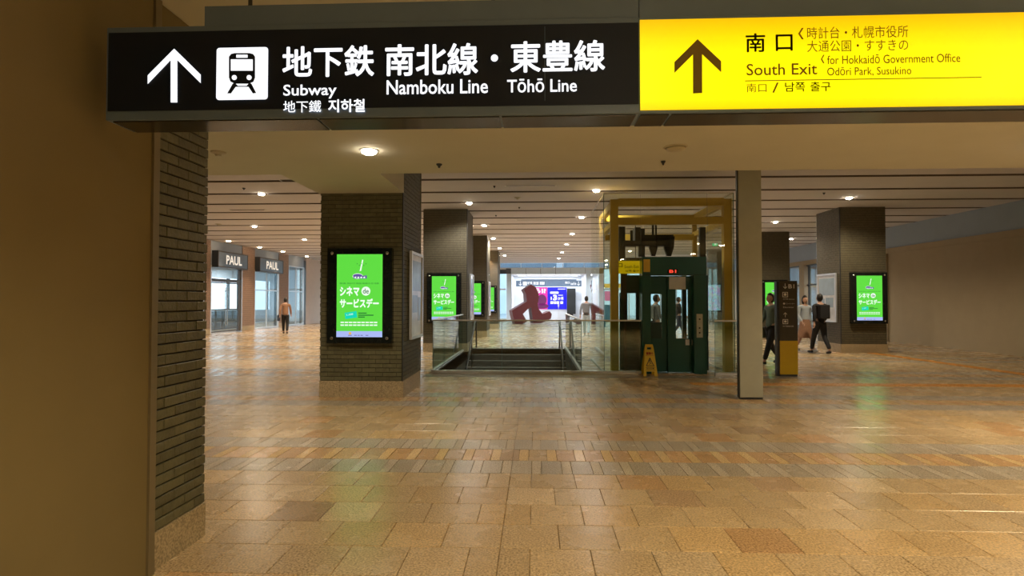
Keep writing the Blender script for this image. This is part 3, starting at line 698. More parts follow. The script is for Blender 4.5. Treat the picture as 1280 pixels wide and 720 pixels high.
# car side frame with its window opening, left of the door portal
m = MB(); Y = EY + .45
for q in ((775, 781, 366, 466), (795.5, 804, 344, 466), (781, 795.5, 344, 366.5), (781, 795.5, 401, 466), (883, 885, 344, 466)):
    a = onY(q[0], q[3], Y); b = onY(q[1], q[2], Y); m.box(a.x, b.x, Y, Y + .06, max(.02, a.z), b.z)
m.build('car_side_panel', M['green_dk'], el)
box('car_roof', M['mach'], 2.0, 3.75, EY + .4, EY + 2.0, 2.42, 2.5, el)
box('car_floor', M['mach'], 2.27, 3.6, EY + .36, EY + 2.0, .0, .02, el)
for x in (2.22, 3.66): box('car_post', M['green_dk'], x - .05, x + .05, EY + 1.9, EY + 2.0, 0, 2.42, el)
# machinery above the car
Y = EY + .8
for q in ((774, 781.5, 283, 330), (798.5, 806, 286, 321), (875, 882, 284, 321)): pbox('guide_rail', M['mach'], *q, Y, Y + .1, el)
pbox('crosshead', M['mach'], 778, 842, 300.5, 307.5, Y - .05, Y + .15, el); pbox('crosshead', M['mach'], 800, 842, 293, 301, Y, Y + .12, el)
for q in ((788, 791, 288, 301), (815, 817.5, 281, 300), (819, 821, 281, 300)): pbox('hanger_rope', M['mach'], *q, Y + .05, Y + .08, el)
pbox('motor_block', M['mach'], 794, 801, 284, 301, Y, Y + .3, el)
for px_, r in ((817, .11), (836.5, .13)):
    a = onY(px_, 309, Y); mm = MB(); w = r
    mm.prism([(a.x - w, a.z + .25), (a.x + w, a.z + .25), (a.x + w * .8, a.z - .02), (a.x + w * .35, a.z - .2), (a.x - w * .35, a.z - .2), (a.x - w * .8, a.z - .02)], Y, Y + .1); mm.build('pulley_guard', M['mach'], el)
pbox('side_bracket', M['mach'], 787, 804, 323, 326.5, Y - .3, Y - .2, el)
# ochre steel frame of the shaft
ge = fr = thing('elevator_shaft', 'tall glass enclosure with ochre steel frame around the lift', 'lift shaft', (2.8, 13.5, 0))
FY = EY + .1
for q in ((763.5, 773), (905, 915)):
    a = onY(q[0], 300, FY); b = onY(q[1], 300, FY); box('post', M['ochre'], a.x, b.x, FY, FY + .16, 0, 3.74, fr)
a = onY(773, 257.5, FY); b = onY(905, 247, FY); box('beam', M['ochre'], a.x, b.x, FY + .01, FY + .14, a.z, b.z, fr)
a2 = onY(773, 280.5, FY); b2 = onY(905, 271, FY); box('beam', M['ochre'], a2.x, b2.x, FY + .01, FY + .14, a2.z, b2.z, fr)
for x in (a.x - .08, b.x + .04): box('side_beam', M['ochre'], x - .04, x + .06, FY + .16, 14.7, a2.z, b2.z - .04, fr); 
for x in (a.x - .08, b.x + .04): box('side_beam', M['ochre'], x - .04, x + .06, FY + .16, 14.7, a.z, b.z, fr)
box('rear_beam', M['ochre'], a.x, b.x, 14.6, 14.72, 3.58, 3.74, fr); box('rear_beam', M['ochre'], a.x, b.x, 14.6, 14.72, 3.1, 3.25, fr)
for x in (a.x - .1, b.x + .04): box('rear_post', M['ochre'], x - .04, x + .06, 14.7, 14.8, 0, 3.74, fr)
# glass enclosure
SX0, SX1, SY0, SY1, SZT = 1.46, 4.19, EY - .06, 14.95, 3.83
T_ = .012
for (x0, x1, z0, z1) in ((SX0, GX0 - .02, .05, SZT), (GX0, GX1, GZ + .04, SZT), (GX1 + .02, SX1, .05, SZT)):
    n = 1
    box('glass_pane', M['glass_t'], x0 + .004, x1 - .004, SY0, SY0 + T_, z0, z1, ge)
for x in (SX0, SX1 - T_):
    for k in range(2): box('glass_pane', M['glass_t'], x, x + T_, SY0 + .02 + k * 1.4, SY0 + 1.4 + k * 1.4, .05, SZT, ge)
for k in range(2): box('glass_pane', M['glass_t'], SX0 + .02 + k * 1.35, SX0 + 1.35 + k * 1.35, SY1 - .02, SY1 - .02 + T_, .05, SZT, ge)
for x in (SX0 - .006, SX1 - .006): box('corner_joint', M['gl_edge'], x, x + .012, SY0 - .004, SY0 + .008, .05, SZT, ge)
for x in (GX0 - .012, GX1 + .006): box('pane_joint', M['gl_edge'], x, x + .006, SY0 - .003, SY0 + .009, GZ, SZT, ge)
box('top_edge', M['chrome'], SX0, SX1, SY0 - .012, SY0 + .02, SZT, SZT + .03, ge)
for x in (SX0, SX1 - .02): box('top_edge', M['chrome'], x - .006, x + .02, SY0 + .02, SY1, SZT, SZT + .03, ge)
for a_ in ((SX0, GX0 - .02), (GX1 + .02, SX1)): box('channel', M['alum'], a_[0], a_[1], SY0 - .0, SY0 + .03, 0, .05, ge)
for x in (SX0, SX1 - .02): box('channel', M['alum'], x - .01, x + .025, SY0 + .03, SY1, 0, .05, ge)
balustrade('short glass balustrade between the lift doors and the steel column', (GX1 + .06, EY - .32), (4.25, EY - .32), 1)
# yellow notice, small board for a sign reflection and blue boards seen left of the lift doors
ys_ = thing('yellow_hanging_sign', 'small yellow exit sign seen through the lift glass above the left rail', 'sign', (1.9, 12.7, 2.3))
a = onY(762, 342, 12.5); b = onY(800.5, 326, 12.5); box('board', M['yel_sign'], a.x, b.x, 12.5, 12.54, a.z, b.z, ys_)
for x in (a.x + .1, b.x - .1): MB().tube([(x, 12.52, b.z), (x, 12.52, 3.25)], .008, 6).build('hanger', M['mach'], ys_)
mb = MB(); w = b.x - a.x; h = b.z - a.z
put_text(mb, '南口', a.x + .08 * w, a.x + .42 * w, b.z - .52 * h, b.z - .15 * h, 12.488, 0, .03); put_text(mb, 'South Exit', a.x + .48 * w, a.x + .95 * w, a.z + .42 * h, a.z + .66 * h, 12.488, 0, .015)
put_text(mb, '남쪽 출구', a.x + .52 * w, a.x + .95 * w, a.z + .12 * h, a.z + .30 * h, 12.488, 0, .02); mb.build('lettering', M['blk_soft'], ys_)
db = thing('reflected_sign_board', 'narrow dark board with white arrow, standing in for a reflected sign beside the lift', 'sign', (1.72, 12.6, 1.5))  # the sign's reflection is built as a solid board
a = onY(760, 374, 12.55); b = onY(783, 340.5, 12.55); box('board', M['stand_br'], a.x + .28, b.x, 12.55, 12.58, a.z, b.z, db)
MB().box(b.x - .05, b.x, 12.55, 12.58, 0, a.z).build('stand', M['mach'], db)
mb = MB(); q = onY(772, 357, 12.54); mb.box(q.x - .008, q.x + .008, 12.535, 12.545, a.z + .02, b.z - .02); small_arrow(mb, q.x, q.z, .05, 12.545, True)
for px_, py_, r in ((765.5, 357, .045),): q = onY(px_, py_, 12.54); mb.prism(disc_pts(q.x, q.z, r), 12.535, 12.545)
q = onY(766, 363.3, 12.54); mb.box(q.x - .04, q.x + .03, 12.535, 12.545, q.z - .02, q.z + .02); mb.build('pictograms', M['white_p'], db)
bb = thing('blue_notice_board', 'light blue notice board on a stand beyond the right stairwell glass', 'notice board', (3.1, 24, 0))
for (u0, v0, u1, v1) in ((756, 400, 769, 381), (744, 409, 757, 400.8)):
    a = onY(u0, v0, 24); b = onY(u1, v1, 24); box('board', M['blu_p'], a.x, b.x, 24, 24.04, a.z, b.z, bb)
for x in (2.75, 3.3): box('leg', M['dmetal'], x, x + .04, 24.04, 24.08, 0, 1.0, bb)
box('board_rail', M['dmetal'], 2.6, 3.45, 24.035, 24.08, .66, .72, bb)
pk = thing('pink_poster', 'small pink poster on the far glazing right of the passage', 'poster', (5.5, 41.9, 1.6))
a = onY(756, 376, 41.85); b = onY(763, 364, 41.85); box('sheet', M['pink_p'], a.x, b.x, 41.85, 41.9, a.z, b.z, pk)
box('hanging_strip', M['alum'], (a.x + b.x) / 2 - .02, (a.x + b.x) / 2 + .02, 41.87, 41.9, b.z, 2.5, pk)

# ------------------------------------------------------------------ wet floor A-board
wf = thing('wet_floor_sign', 'yellow folding caution board standing before the lift doors', 'caution sign', (2.38, 11.85, 0))
WX, WY = 2.365, 11.80
def leafboard(tilt, y, name):
    T = Matrix.Translation((WX, y, 0)) @ Matrix.Rotation(tilt, 4, 'X'); m = MB()
    for pts in ([(-.135, .10), (.135, .10), (.095, .55), (-.095, .55)], [(-.145, 0), (-.085, 0), (-.085, .10), (-.135, .10)], [(.085, 0), (.145, 0), (.135, .10), (.085, .10)],
                [(-.095, .55), (-.045, .55), (-.045, .60), (-.085, .62)], [(.045, .55), (.095, .55), (.085, .62), (.045, .60)], [(-.085, .60), (.085, .60), (.075, .66), (-.075, .66)]):
        m.prism(pts, -.012, .012, 0, T)
    o = m.build(name, M['yel'], wf); return o, T
o, T = leafboard(R_(-14), WY, 'front_leaf')
mb = MB(); put_text(mb, '清掃中', -.075, .075, .44, .50, -.0135, 0, .04, T); mb.prism([(-.09, .425), (.09, .425), (.09, .43), (-.09, .43)], -.0145, -.0125, 0, T); mb.build('red_lettering', M['red_p'], o)
mb = MB()
for q in (((-.085, .215), (0, .385), (-.07, .225)), ((.085, .215), (0, .385), (.07, .225)), ((-.085, .205), (.085, .205), (0, .22))):
    mb.prism(list(q), -.0145, -.0125, 0, T)
mb.prism([(-.085, .205), (.085, .205), (.075, .217), (-.075, .217)], -.0145, -.0125, 0, T)
mb.prism([(-.085, .205), (-.070, .212), (.004, .362), (-.004, .385)], -.0145, -.0125, 0, T); mb.prism([(.085, .205), (.070, .212), (-.004, .362), (.004, .385)], -.0145, -.0125, 0, T)
mb.prism(disc_pts(-.008, .325, .012, 8), -.0145, -.0125, 0, T)
for a, b, w in (((-.01, .315), (.012, .27), .010), ((.012, .27), (-.02, .235), .008), ((.01, .27), (.035, .245), .008), ((-.005, .305), (.028, .300), .006), ((-.006, .305), (-.03, .28), .006)):
    d = (Vector(b) - Vector(a)).normalized(); n = Vector((-d.y, d.x)) * w / 2; A, B = Vector(a), Vector(b); mb.prism([tuple(A + n), tuple(B + n), tuple(B - n), tuple(A - n)], -.0145, -.0125, 0, T)
put_text(mb, '足元注意', -.08, .08, .145, .175, -.0135, 0, .03, T); mb.prism([(-.095, .178), (.095, .178), (.095, .184), (-.095, .184)], -.0145, -.0125, 0, T); mb.prism([(-.1, .125), (.1, .125), (.1, .131), (-.1, .131)], -.0145, -.0125, 0, T)
mb.build('black_pictogram', M['black_p'], o)
leafboard(R_(14), WY + .32, 'rear_leaf')

# ------------------------------------------------------------------ directory stand
ds = thing('directory_stand', 'brown directory pylon with white pictograms and ochre lower half', 'sign stand', (5.2, 12.0, 0))
DY = 11.9; a = onY(975.3, 471, DY); b = onY(996.5, 351, DY); zc = onY(985, 426, DY).z; DX0, DX1 = a.x, b.x
box('upper_panel', M['stand_br'], DX0, DX1, DY, DY + .14, zc, b.z, ds); box('lower_panel', M['stand_y'], DX0, DX1, DY, DY + .14, .04, zc, ds)
box('plinth', M['blk_soft'], DX0 + .01, DX1 - .01, DY + .01, DY + .13, 0, .04, ds)
box('side_edge', M['dmetal'], DX0 - .05, DX0 - .003, DY + .01, DY + .13, 0, b.z - .01, ds)
mb = MB(); Y = DY - .002
def D(px, py): q = onY(px, py, DY); return q.x, q.z
x, z = D(981.3, 357.7); small_arrow(mb, x, z, .055, Y, False); x0, z0 = D(985.5, 360.5); x1, z1 = D(992.8, 355.3); put_text(mb, 'B1', x0, x1, z0, z1, Y, 0, .01)
def frame_icon(px0, px1, py0, py1):
    x0, z0 = D(px0, py1); x1, z1 = D(px1, py0); t = .012
    mb.box(x0, x1, Y - .003, Y, z0, z0 + t); mb.box(x0, x1, Y - .003, Y, z1 - t, z1); mb.box(x0, x0 + t, Y - .003, Y, z0, z1); mb.box(x1 - t, x1, Y - .003, Y, z0, z1)
    mb.prism(rrect(x0 + .03, x1 - .03, z0 + .03, z1 - .025, .012, 2), Y - .003, Y)
frame_icon(978, 984.8, 365, 371.5); frame_icon(978.3, 985, 399, 405)
for (p0, p1, q, s) in ((978.5, 993, 374, '地下鉄 Subway'), (982, 993.5, 379.5, 'エレベーター'), (979, 992.5, 384, 'Elevator'), (978.5, 992, 407.8, '地下鉄南北線')):
    x0, z0 = D(p0, q + .9); x1, z1 = D(p1, q - .9); put_text(mb, s, x0, x1, z0, z1, Y)
x, z = D(980, 379.5); mb.prism(disc_pts(x, z, .02, 10), Y - .003, Y); x, z = D(981.5, 393.5); small_arrow(mb, x, z, .05, Y, True)
mb.build('pictograms', M['white_p'], ds)

# ------------------------------------------------------------------ green advert screens
def advert_screen(X0, X1, z0, z1, Yp, label):
    """glass fronted display fixed on a pillar; the lit image sits inside a wide black border"""
    W_, H_ = X1 - X0, z1 - z0
    s = thing('advert_screen', label, 'screen', ((X0 + X1) / 2, Yp, z0), 'green film adverts on the pillars')
    box('frame', M['blk'], X0, X1, Yp - .10, Yp, z0, z1, s, bevel=.004)
    for bx in (X0 + .08, X1 - .08):
        for bz in (z0 + .08, z1 - .08): MB().lathe([(.024, 0), (.024, .010), (.016, .016)], (bx, Yp - .10, bz), 12, 0, Matrix.Rotation(R_(90), 3, 'X')).build('cap_screw', M['chrome'], s)
    bx0, bx1 = X0 + W_ * .150, X0 + W_ * .852; bz1, bz0 = z0 + H_ * .935, z0 + H_ * .065; w, h = bx1 - bx0, bz1 - bz0
    y = Yp - .102; yp = y - .003
    box('screen', M['green_e'], bx0, bx1, y - .002, y + .002, bz0, bz1, s); box('footer_strip', M['scr_strip'], bx0, bx1, y - .004, y - .002, bz0, bz0 + h * .072, s)
    U = lambda u: bx0 + u * w
    V = lambda v: bz1 - v * h
    mb = MB()
    def bar(u0, u1, v0, v1, mi): mb.box(U(u0), U(u1), yp - .002, yp, V(v1), V(v0), mi)
    put_text(mb, 'シネマ', U(.07), U(.50), V(.505), V(.39), yp - .002, 0, .045)
    mb.prism(disc_pts(U(.64), V(.446), w * .098, 22), yp - .002, yp, 0); put_text(mb, 'de', U(.575), U(.705), V(.475), V(.415), yp - .004, 4, .01)
    put_text(mb, 'サービスデー', U(.07), U(.925), V(.648), V(.535), yp - .002, 0, .045)
    main, mb = mb, MB()
    mb.prism([(U(.50), V(.205)), (U(.535), V(.20)), (U(.58), V(.07)), (U(.555), V(.065))], yp - .002, yp, 0)     # utensil standing on the reel
    mb.prism(disc_pts(U(.46), V(.265), w * .115, 18, h * .034), yp - .002, yp, 0); mb.prism(disc_pts(U(.46), V(.262), w * .105, 18, h * .024), yp - .004, yp - .002, 1)
    mb.prism([(U(.37), V(.295)), (U(.66), V(.295)), (U(.66), V(.255)), (U(.37), V(.275))], yp - .006, yp - .004, 1)
    for k in range(4): mb.prism([(U(.39 + .065 * k), V(.29)), (U(.43 + .065 * k), V(.29)), (U(.43 + .065 * k), V(.27)), (U(.39 + .065 * k), V(.275))], yp - .008, yp - .006, 0)
    for k in range(5): bar(.44 + .08 * k * .6, .455 + .08 * k * .6, .11 + .02 * (k % 2), .12 + .02 * (k % 2), 4)
    mb.build('advert_picture', [M['scr_w'], M['scr_pur'], M['scr_cy'], M['scr_or'], M['scr_dk']], s); mb = main
    for u0, u1 in ((.07, .20), (.23, .40), (.43, .54), (.56, .80), (.83, .92)): put_text(mb, '映画' if u1 - u0 < .15 else '映画の日', U(u0), U(u1), V(.362), V(.342), yp - .002, 4)
    T = Matrix.Translation((U(.315), 0, V(.735))) @ Matrix.Rotation(R_(-8), 4, 'Y')
    mb.prism([(-w * .13, -h * .038), (w * .13, -h * .038), (w * .13, h * .038), (-w * .13, h * .038)], yp - .002, yp, 2, T); put_text(mb, '1,100', -w * .09, w * .05, -.005, h * .02, yp - .004, 0, 0, T)
    for k, (u1, v) in enumerate(((.66, .705), (.81, .73), (.62, .752))): bar(.475, u1, v, v + .012, 4)
    for v in (.815, .848):
        for u in range(9): bar(.09 + u * .091, .165 + u * .091, v, v + .016, 0)
    mb.prism(disc_pts(U(.30), V(.955), w * .03, 10), yp - .004, yp - .002, 3)
    for u0, u1 in ((.26, .34), (.39, .45), (.47, .51), (.53, .58), (.64, .70)): mb.box(U(u0), U(u1), yp - .004, yp - .002, V(.982), V(.974), 1)
    mb.build('advert_lettering', [M['scr_w'], M['scr_pur'], M['scr_cy'], M['scr_or'], M['scr_dk']], s)['kind'] = 'stuff'
    return s
a = onY(408.5, 429, 8.95); b = onY(490.5, 310, 8.95)
S0 = advert_screen(a.x, b.x, a.z, b.z, 9.045, 'nearest, largest green film advert, on the brick pillar left of the stairs')
bx = S0.location
dx, dz = bx.x, bx.z
def scr_at(px, ypl, label): q = onY(px, 380, ypl); return copy_thing(S0, (q.x, ypl, dz), label)
scr_at(555.5, 17.19, 'green film advert partly behind the left stairwell glass, on the second pillar')
scr_at(590.8, 24.19, 'green film advert on the third pillar, half hidden by the second pillar')
scr_at(609.5, 31.59, 'small farthest green film advert left of the maroon sculpture')
scr_at(1084.5, 17.29, 'green film advert on the wide brick pillar at the far right')
scr_at(967, 23.39, 'green film advert between the grey steel column and the directory pylon')
ms = thing('mosaic_screen', 'small screen with multicoloured mosaic picture seen through the right lift glass', 'screen', (9.9, 31.35, 1.0))
a = onY(883.5, 389.5, 31.3); b = onY(902, 354.5, 31.3); box('frame', M['blk'], a.x, b.x, 31.3, 31.4, a.z, b.z, ms); box('screen', M['mosaic'], a.x + .07, b.x - .07, 31.29, 31.30, a.z + .07, b.z - .07, ms)
mb = MB(); put_text(mb, 'クリスマス', a.x + .15, b.x - .15, a.z + .2, a.z + .3, 31.285, 0, .02); mb.build('lettering', M['scr_pur'], ms)
# side posters
def side_poster(x, y0, y1, z0, z1, sgn, label):
    s = thing('framed_poster', label, 'poster', (x, (y0 + y1) / 2, z0), 'framed pale posters on the pillar sides')
    e = x + sgn * .045
    box('backing', M['poster_pale'], x, x + sgn * .025, y0 + .04, y1 - .04, z0 + .04, z1 - .04, s)
    for q in ((y0, y0 + .05, z0, z1), (y1 - .05, y1, z0, z1), (y0 + .05, y1 - .05, z0, z0 + .05), (y0 + .05, y1 - .05, z1 - .05, z1)): box('frame', M['alum'], x, e, *q, s)
    m = MB()
    for k, (u0, u1, v0, v1) in enumerate(((.1, .9, .55, .9), (.15, .55, .3, .5), (.6, .85, .2, .48))):
        Y0 = y0 + u0 * (y1 - y0); Y1 = y0 + u1 * (y1 - y0); m.box(x + sgn * .025, x + sgn * .028, Y0, Y1, z0 + v0 * (z1 - z0), z0 + v1 * (z1 - z0))
    m.build('picture_blocks', mat('poster_soft_blue', (.36, .46, .55), .25, 0, .2, 4), s)
    return s
side_poster(-2.104, 9.42, 10.38, .90, 2.39, 1, 'pale framed poster on the stair side of the nearest advert pillar')
side_poster(-2.044, 17.55, 18.5, .90, 2.39, 1, 'narrow framed poster on the right side of the second pillar')
side_poster(-2.044, 24.55, 25.5, .90, 2.39, 1, 'thin framed poster on the right side of the third pillar')
side_poster(9.064, 17.45, 18.6, .90, 2.39, -1, 'pale framed poster on the left side of the wide right pillar')
# emergency exit sign
xs = thing('exit_sign', 'tiny green emergency exit sign hanging from the ceiling beyond the lift', 'sign', (8.5, 28, 3.9))
q = onY(894, 304, 28); box('box', M['exit_g'], q.x - .11, q.x + .11, 28, 28.08, q.z - .13, q.z + .13, xs); MB().tube([(q.x, 28.04, q.z + .13), (q.x, 28.04, CZ)], .012, 6).build('hanger', M['dmetal'], xs)
MB().box(q.x - .04, q.x + .04, 27.99, 28, q.z - .08, q.z + .08).build('pictogram', M['white_e'], xs)

# ------------------------------------------------------------------ the big overhead sign
SY = 2.6; D_ = .19
bs = thing('station_sign', 'long black overhead direction sign with white subway lettering', 'sign', (-.8, SY, 2.4))
zt = onY(160, 34, SY).z; zb = onY(160, 150, SY).z; xl = -2.04; xr = 2.5; xs_ = onY(799.5, 90, SY).x
box('case', M['sign_case'], xl, xs_ - .0, SY, SY + D_, zb, zt, bs, bevel=.003)
zf0 = onY(640, 141, SY).z; zf1 = onY(640, 33, SY).z - .0
fz0 = zb + .042; fz1 = zt - .028
box('face', M['sign_black'], xl + .012, xs_ - .004, SY - .004, SY + .001, fz0, fz1, bs)
box('housing', M['sign_case'], onY(255, 20, SY).x, xs_ - .002, SY + .005, SY + D_ - .01, zt, zt + .095, bs)
for x in (-1.39, -.2): MB().tube([(x, SY + .09, zt), (x, SY + .09, SZ)], .010, 8).build('hanger', M['dmetal'], bs)
# underside panels
ux = [xl + .02, -1.02, -.16, xs_ - .01]
for x0, x1 in zip(ux, ux[1:]): box('underside_panel', M['sign_under'], x0 + .006, x1 - .006, SY + .015, SY + D_ - .01, zb - .006, zb + .001, bs)
q0 = onY(681, 30, SY); box('face_joint', M['sign_case'], q0.x - .001, q0.x + .001, SY - .0048, SY - .004, fz0 + .02, fz1 - .01, bs)
def S(px, py): q = onY(px, py, SY); return q.x, q.z
def stext(mb, s, px0, px1, py0, py1, bold, mi=0, y=SY - .006):
    cx = (px0 + px1) / 2; cy = (py0 + py1) / 2
    x0 = S(px0, cy)[0]; x1 = S(px1, cy)[0]; z1 = S(cx, py0)[1]; z0 = S(cx, py1)[1]; put_text(mb, s, x0, x1, z0, z1, y, mi, bold)
def spoly(mb, pts, y=SY - .006, mi=0, t=.0015): mb.prism([S(*p) for p in pts], y - t, y, mi)
mb = MB()
spoly(mb, [(218.9, 61.7), (251.8, 94), (251.8, 104.5), (222.6, 75.5), (222.6, 128.6), (214.6, 128.6), (214.6, 75.5), (185.9, 105.5), (185.9, 95)])
mb.build('up_arrow', M['white_e'], bs)
mb = MB(); x0, z0 = S(271.2, 125.7); x1, z1 = S(336, 59.6); mb.prism(rrect(x0, x1, z0, z1, .014), SY - .0075, SY - .006); ic = mb.build('train_pictogram', M['white_e'], bs)
A = lambda cx, cy: (160 + cx / 5.142, 30 + cy / 5.142)
mb = MB(); y2 = SY - .0078
def ip(pts, mi, y=y2): mb.prism([S(*A(*p)) for p in pts], y - .001, y, mi)
body = [(655, 215), (668, 198), (690, 192), (788, 192), (810, 198), (822, 215), (822, 350), (812, 375), (785, 388), (692, 388), (665, 375), (655, 350)]
ip(body, 1); ip([(680, 386), (697, 386), (712, 402), (768, 402), (782, 386), (798, 386), (830, 448), (808, 450), (780, 408), (698, 408), (668, 450), (644, 450)], 1)
ip([(703, 203), (775, 203), (775, 222), (703, 222)], 0, y2 - .0012); ip([(668, 233), (808, 233), (808, 305), (668, 305)], 0, y2 - .0012)
for cx in (690, 785): ip([(cx + 16 * math.cos(t * math.pi / 8), 349 + 16 * math.sin(t * math.pi / 8)) for t in range(16)], 0, y2 - .0012)
mb.build('train_shape', [M['white_e'], M['sign_black']], ic)
mb = MB()
stext(mb, '地下鉄', 353.6, 468.2, 57.6, 96.7, .020); stext(mb, '南北線', 481.8, 597.8, 55.2, 95, .020); stext(mb, '東豊線', 637.9, 756.2, 51.4, 90.7, .020)
x, z = S(618.2, 73.3); mb.prism(disc_pts(x, z, .0165, 16), SY - .0075, SY - .006)
stext(mb, 'Subway', 354.8, 421.3, 106, 124, .012); stext(mb, 'Namboku Line', 483.7, 610, 100, 118, .012); stext(mb, 'Tōhō Line', 634, 721, 98.8, 115.8, .012)
stext(mb, '地下鐵', 354.8, 402, 126.2, 141, .004); stext(mb, '지하철', 410.8, 456.5, 124.4, 140.8, .022)
mb.build('lettering', M['white_e'], bs)
# yellow half: a sign of its own
yg = thing('exit_direction_sign', 'glowing yellow South Exit sign, brown lettering, joined to the black subway sign', 'sign', (1.5, SY, 2.4))
box('case', M['sign_case'], xs_ + .0, xr, SY, SY + D_, zb, zt, yg, bevel=.003)
box('housing', M['sign_case'], xs_ + .002, xr, SY + .005, SY + D_ - .01, zt, zt + .095, yg)
yz0 = S(800, 138)[1]; yz1 = S(800, 25.5)[1]
box('lit_face', M['yellow_e'], xs_ + .002, xr - .02, SY - .005, SY + .001, yz0, yz1, yg)
box('added_rear_glow', M['yellow_e'], xs_ + .02, xr - .02, SY + D_ - .001, SY + D_ + .004, yz0, yz1, yg)  # unseen glowing rear, added to throw yellow light on the soffit
for x0, x1 in ((xs_, .62), (.62, xr)): box('underside_panel', M['sign_under'], x0 + .006, x1 - .006, SY + .015, SY + D_ - .01, zb - .006, zb + .001, yg)
for x in (1.0, 2.0): MB().tube([(x, SY + .09, zt), (x, SY + .09, SZ)], .010, 8).build('hanger', M['dmetal'], yg)
mb = MB(); yy = SY - .007
spoly(mb, [(871.3, 50), (900.7, 77.5), (900.7, 91), (877, 68.5), (877, 117), (865.7, 117.6), (865.7, 69), (842.5, 92), (842.5, 78.5)], yy); mb.build('up_arrow', M['olive_p'], yg)
mb = MB()
stext(mb, '南', 931.3, 955.8, 42.5, 66, .014, 0, yy); stext(mb, '口', 968.8, 990, 43.8, 64.5, .014, 0, yy)
for (p0, p1, q0_, q1_, t) in ((996.8, 1003.5, 36, 50, 2.2), (1025, 1029.5, 69.5, 80, 1.5)):
    m_ = (q0_ + q1_) / 2; spoly(mb, [(p0, m_), (p1 - t, q0_), (p1, q0_), (p0 + t, m_), (p1, q1_), (p1 - t, q1_)], yy)
stext(mb, '時計台・札幌市役所', 1008, 1134, 33.6, 48.6, 0, 0, yy); stext(mb, '大通公園・すすきの', 1008, 1134, 50.5, 65, 0, 0, yy)
stext(mb, 'South Exit', 932.5, 1020.5, 80, 94.5, .006, 0, yy); stext(mb, 'for Hokkaidō Government Office', 1033, 1199, 68.5, 79.8, .004, 0, yy); stext(mb, 'Odōri Park, Susukino', 1033, 1138, 84, 96, .004, 0, yy)
x0, z0 = S(930.5, 102.4); x1, _ = S(1225, 98); mb.box(x0, x1, yy - .0015, yy, z0, z0 + .003)
stext(mb, '南口', 932.5, 957.5, 105, 116, 0, 0, yy); stext(mb, '/', 964.5, 972.5, 104, 116.5, .004, 0, yy); stext(mb, '남쪽', 980.5, 1005.5, 103.3, 115.3, .008, 0, yy); stext(mb, '출구', 1012, 1037.5, 102.8, 114.8, .008, 0, yy)
mb.build('lettering', M['brown_p'], yg)

# ------------------------------------------------------------------ sculptures
def sculpture():
    P = [(245, 165), (305, 197), (343, 285), (345, 335), (330, 430), (345, 480), (395, 545), (485, 508), (512, 545), (500, 605), (390, 655), (368, 662), (275, 662), (248, 455), (205, 478), (140, 545), (195, 642), (138, 672), (40, 672), (10, 565), (0, 498), (190, 385), (182, 285), (155, 232)]
    s = thing('maroon_sculpture', 'angular maroon walking figure sculpture before the far passage', 'sculpture', (-.2, 38.3, 0))
    pts = []
    for cx, cy in P: q = onY(640 + cx / 10.28, 340 + cy / 10.28, 38.0); pts.append((q.x, q.z))
    zmin = min(z for _, z in pts); pts = [(x, z - zmin) for x, z in pts]
    area = sum(a[0] * b[1] - b[0] * a[1] for a, b in zip(pts, pts[1:] + pts[:1]))
    m = MB(); m.prism(pts, 38.0, 38.75); T = Matrix(((1, -.3, 0, .3 * 38), (0, 1, 0, 0), (0, 0, 1, 0), (0, 0, 0, 1))); m.v = [tuple(T @ Vector(v)) for v in m.v]
    o = m.build('body', M['maroon'], s)
    return s
sculpture()
s2 = thing('pedestal_sculpture', 'small dark sculpture on a tall black pedestal right of the passage', 'sculpture', (3.1, 30, 0))
a = onY(740.5, 392, 30); b = onY(745, 366, 30); box('pedestal', M['blk_soft'], a.x, b.x, 30, 30.3, 0, b.z, s2)
q = onY(742, 361, 30); MB().tube([(q.x - .14, 30.15, q.z + .22), (q.x - .08, 30.15, q.z + .05), (q.x + .02, 30.15, q.z - .02), (q.x + .2, 30.15, q.z)], [.03, .07, .08, .02], 8).tube([(q.x, 30.15, b.z), (q.x, 30.15, q.z)], .015, 6).build('figure', M['maroon'], s2)
s3 = thing('maroon_beam_sculpture', 'maroon slanting beam sculpture seen beside the pale person', 'sculpture', (3.7, 34, 0))
pts = [onY(*p, 34) for p in ((744, 378), (755, 386), (755, 391), (744, 389))]; m = MB(); m.prism([(p.x, p.z) for p in pts], 34, 34.5); m.prism([(pts[1].x - .12, 0), (pts[1].x + .02, 0), (pts[1].x + .02, pts[1].z), (pts[1].x - .12, pts[1].z)], 34, 34.5)
m.build('beam', M['maroon'], s3)

# ------------------------------------------------------------------ people
def skin_mesh(nodes, edges, root=0, sub=2):
    me = bpy.data.meshes.new('s'); me.from_pydata([n[0] for n in nodes], edges, []); o = bpy.data.objects.new('s', me); COL.objects.link(o)
    md = o.modifiers.new('s', 'SKIN'); md.use_smooth_shade = True
    for i, n in enumerate(nodes):
        v = me.skin_vertices[0].data[i]; r = n[1]; v.radius = r if isinstance(r, tuple) else (r, r); v.use_root = (i == root)
    o.modifiers.new('u', 'SUBSURF').levels = sub
    dg = bpy.context.evaluated_depsgraph_get(); r = bpy.data.meshes.new_from_object(o.evaluated_get(dg)); bpy.data.objects.remove(o); return r
def remesh(mb, vox):
    me = bpy.data.meshes.new('r'); me.from_pydata(mb.v, [], mb.f); o = bpy.data.objects.new('r', me); COL.objects.link(o)
    md = o.modifiers.new('r', 'REMESH'); md.mode = 'VOXEL'; md.voxel_size = vox; md.use_smooth_shade = True
    dg = bpy.context.evaluated_depsgraph_get(); r = bpy.data.meshes.new_from_object(o.evaluated_get(dg)); bpy.data.objects.remove(o); return r
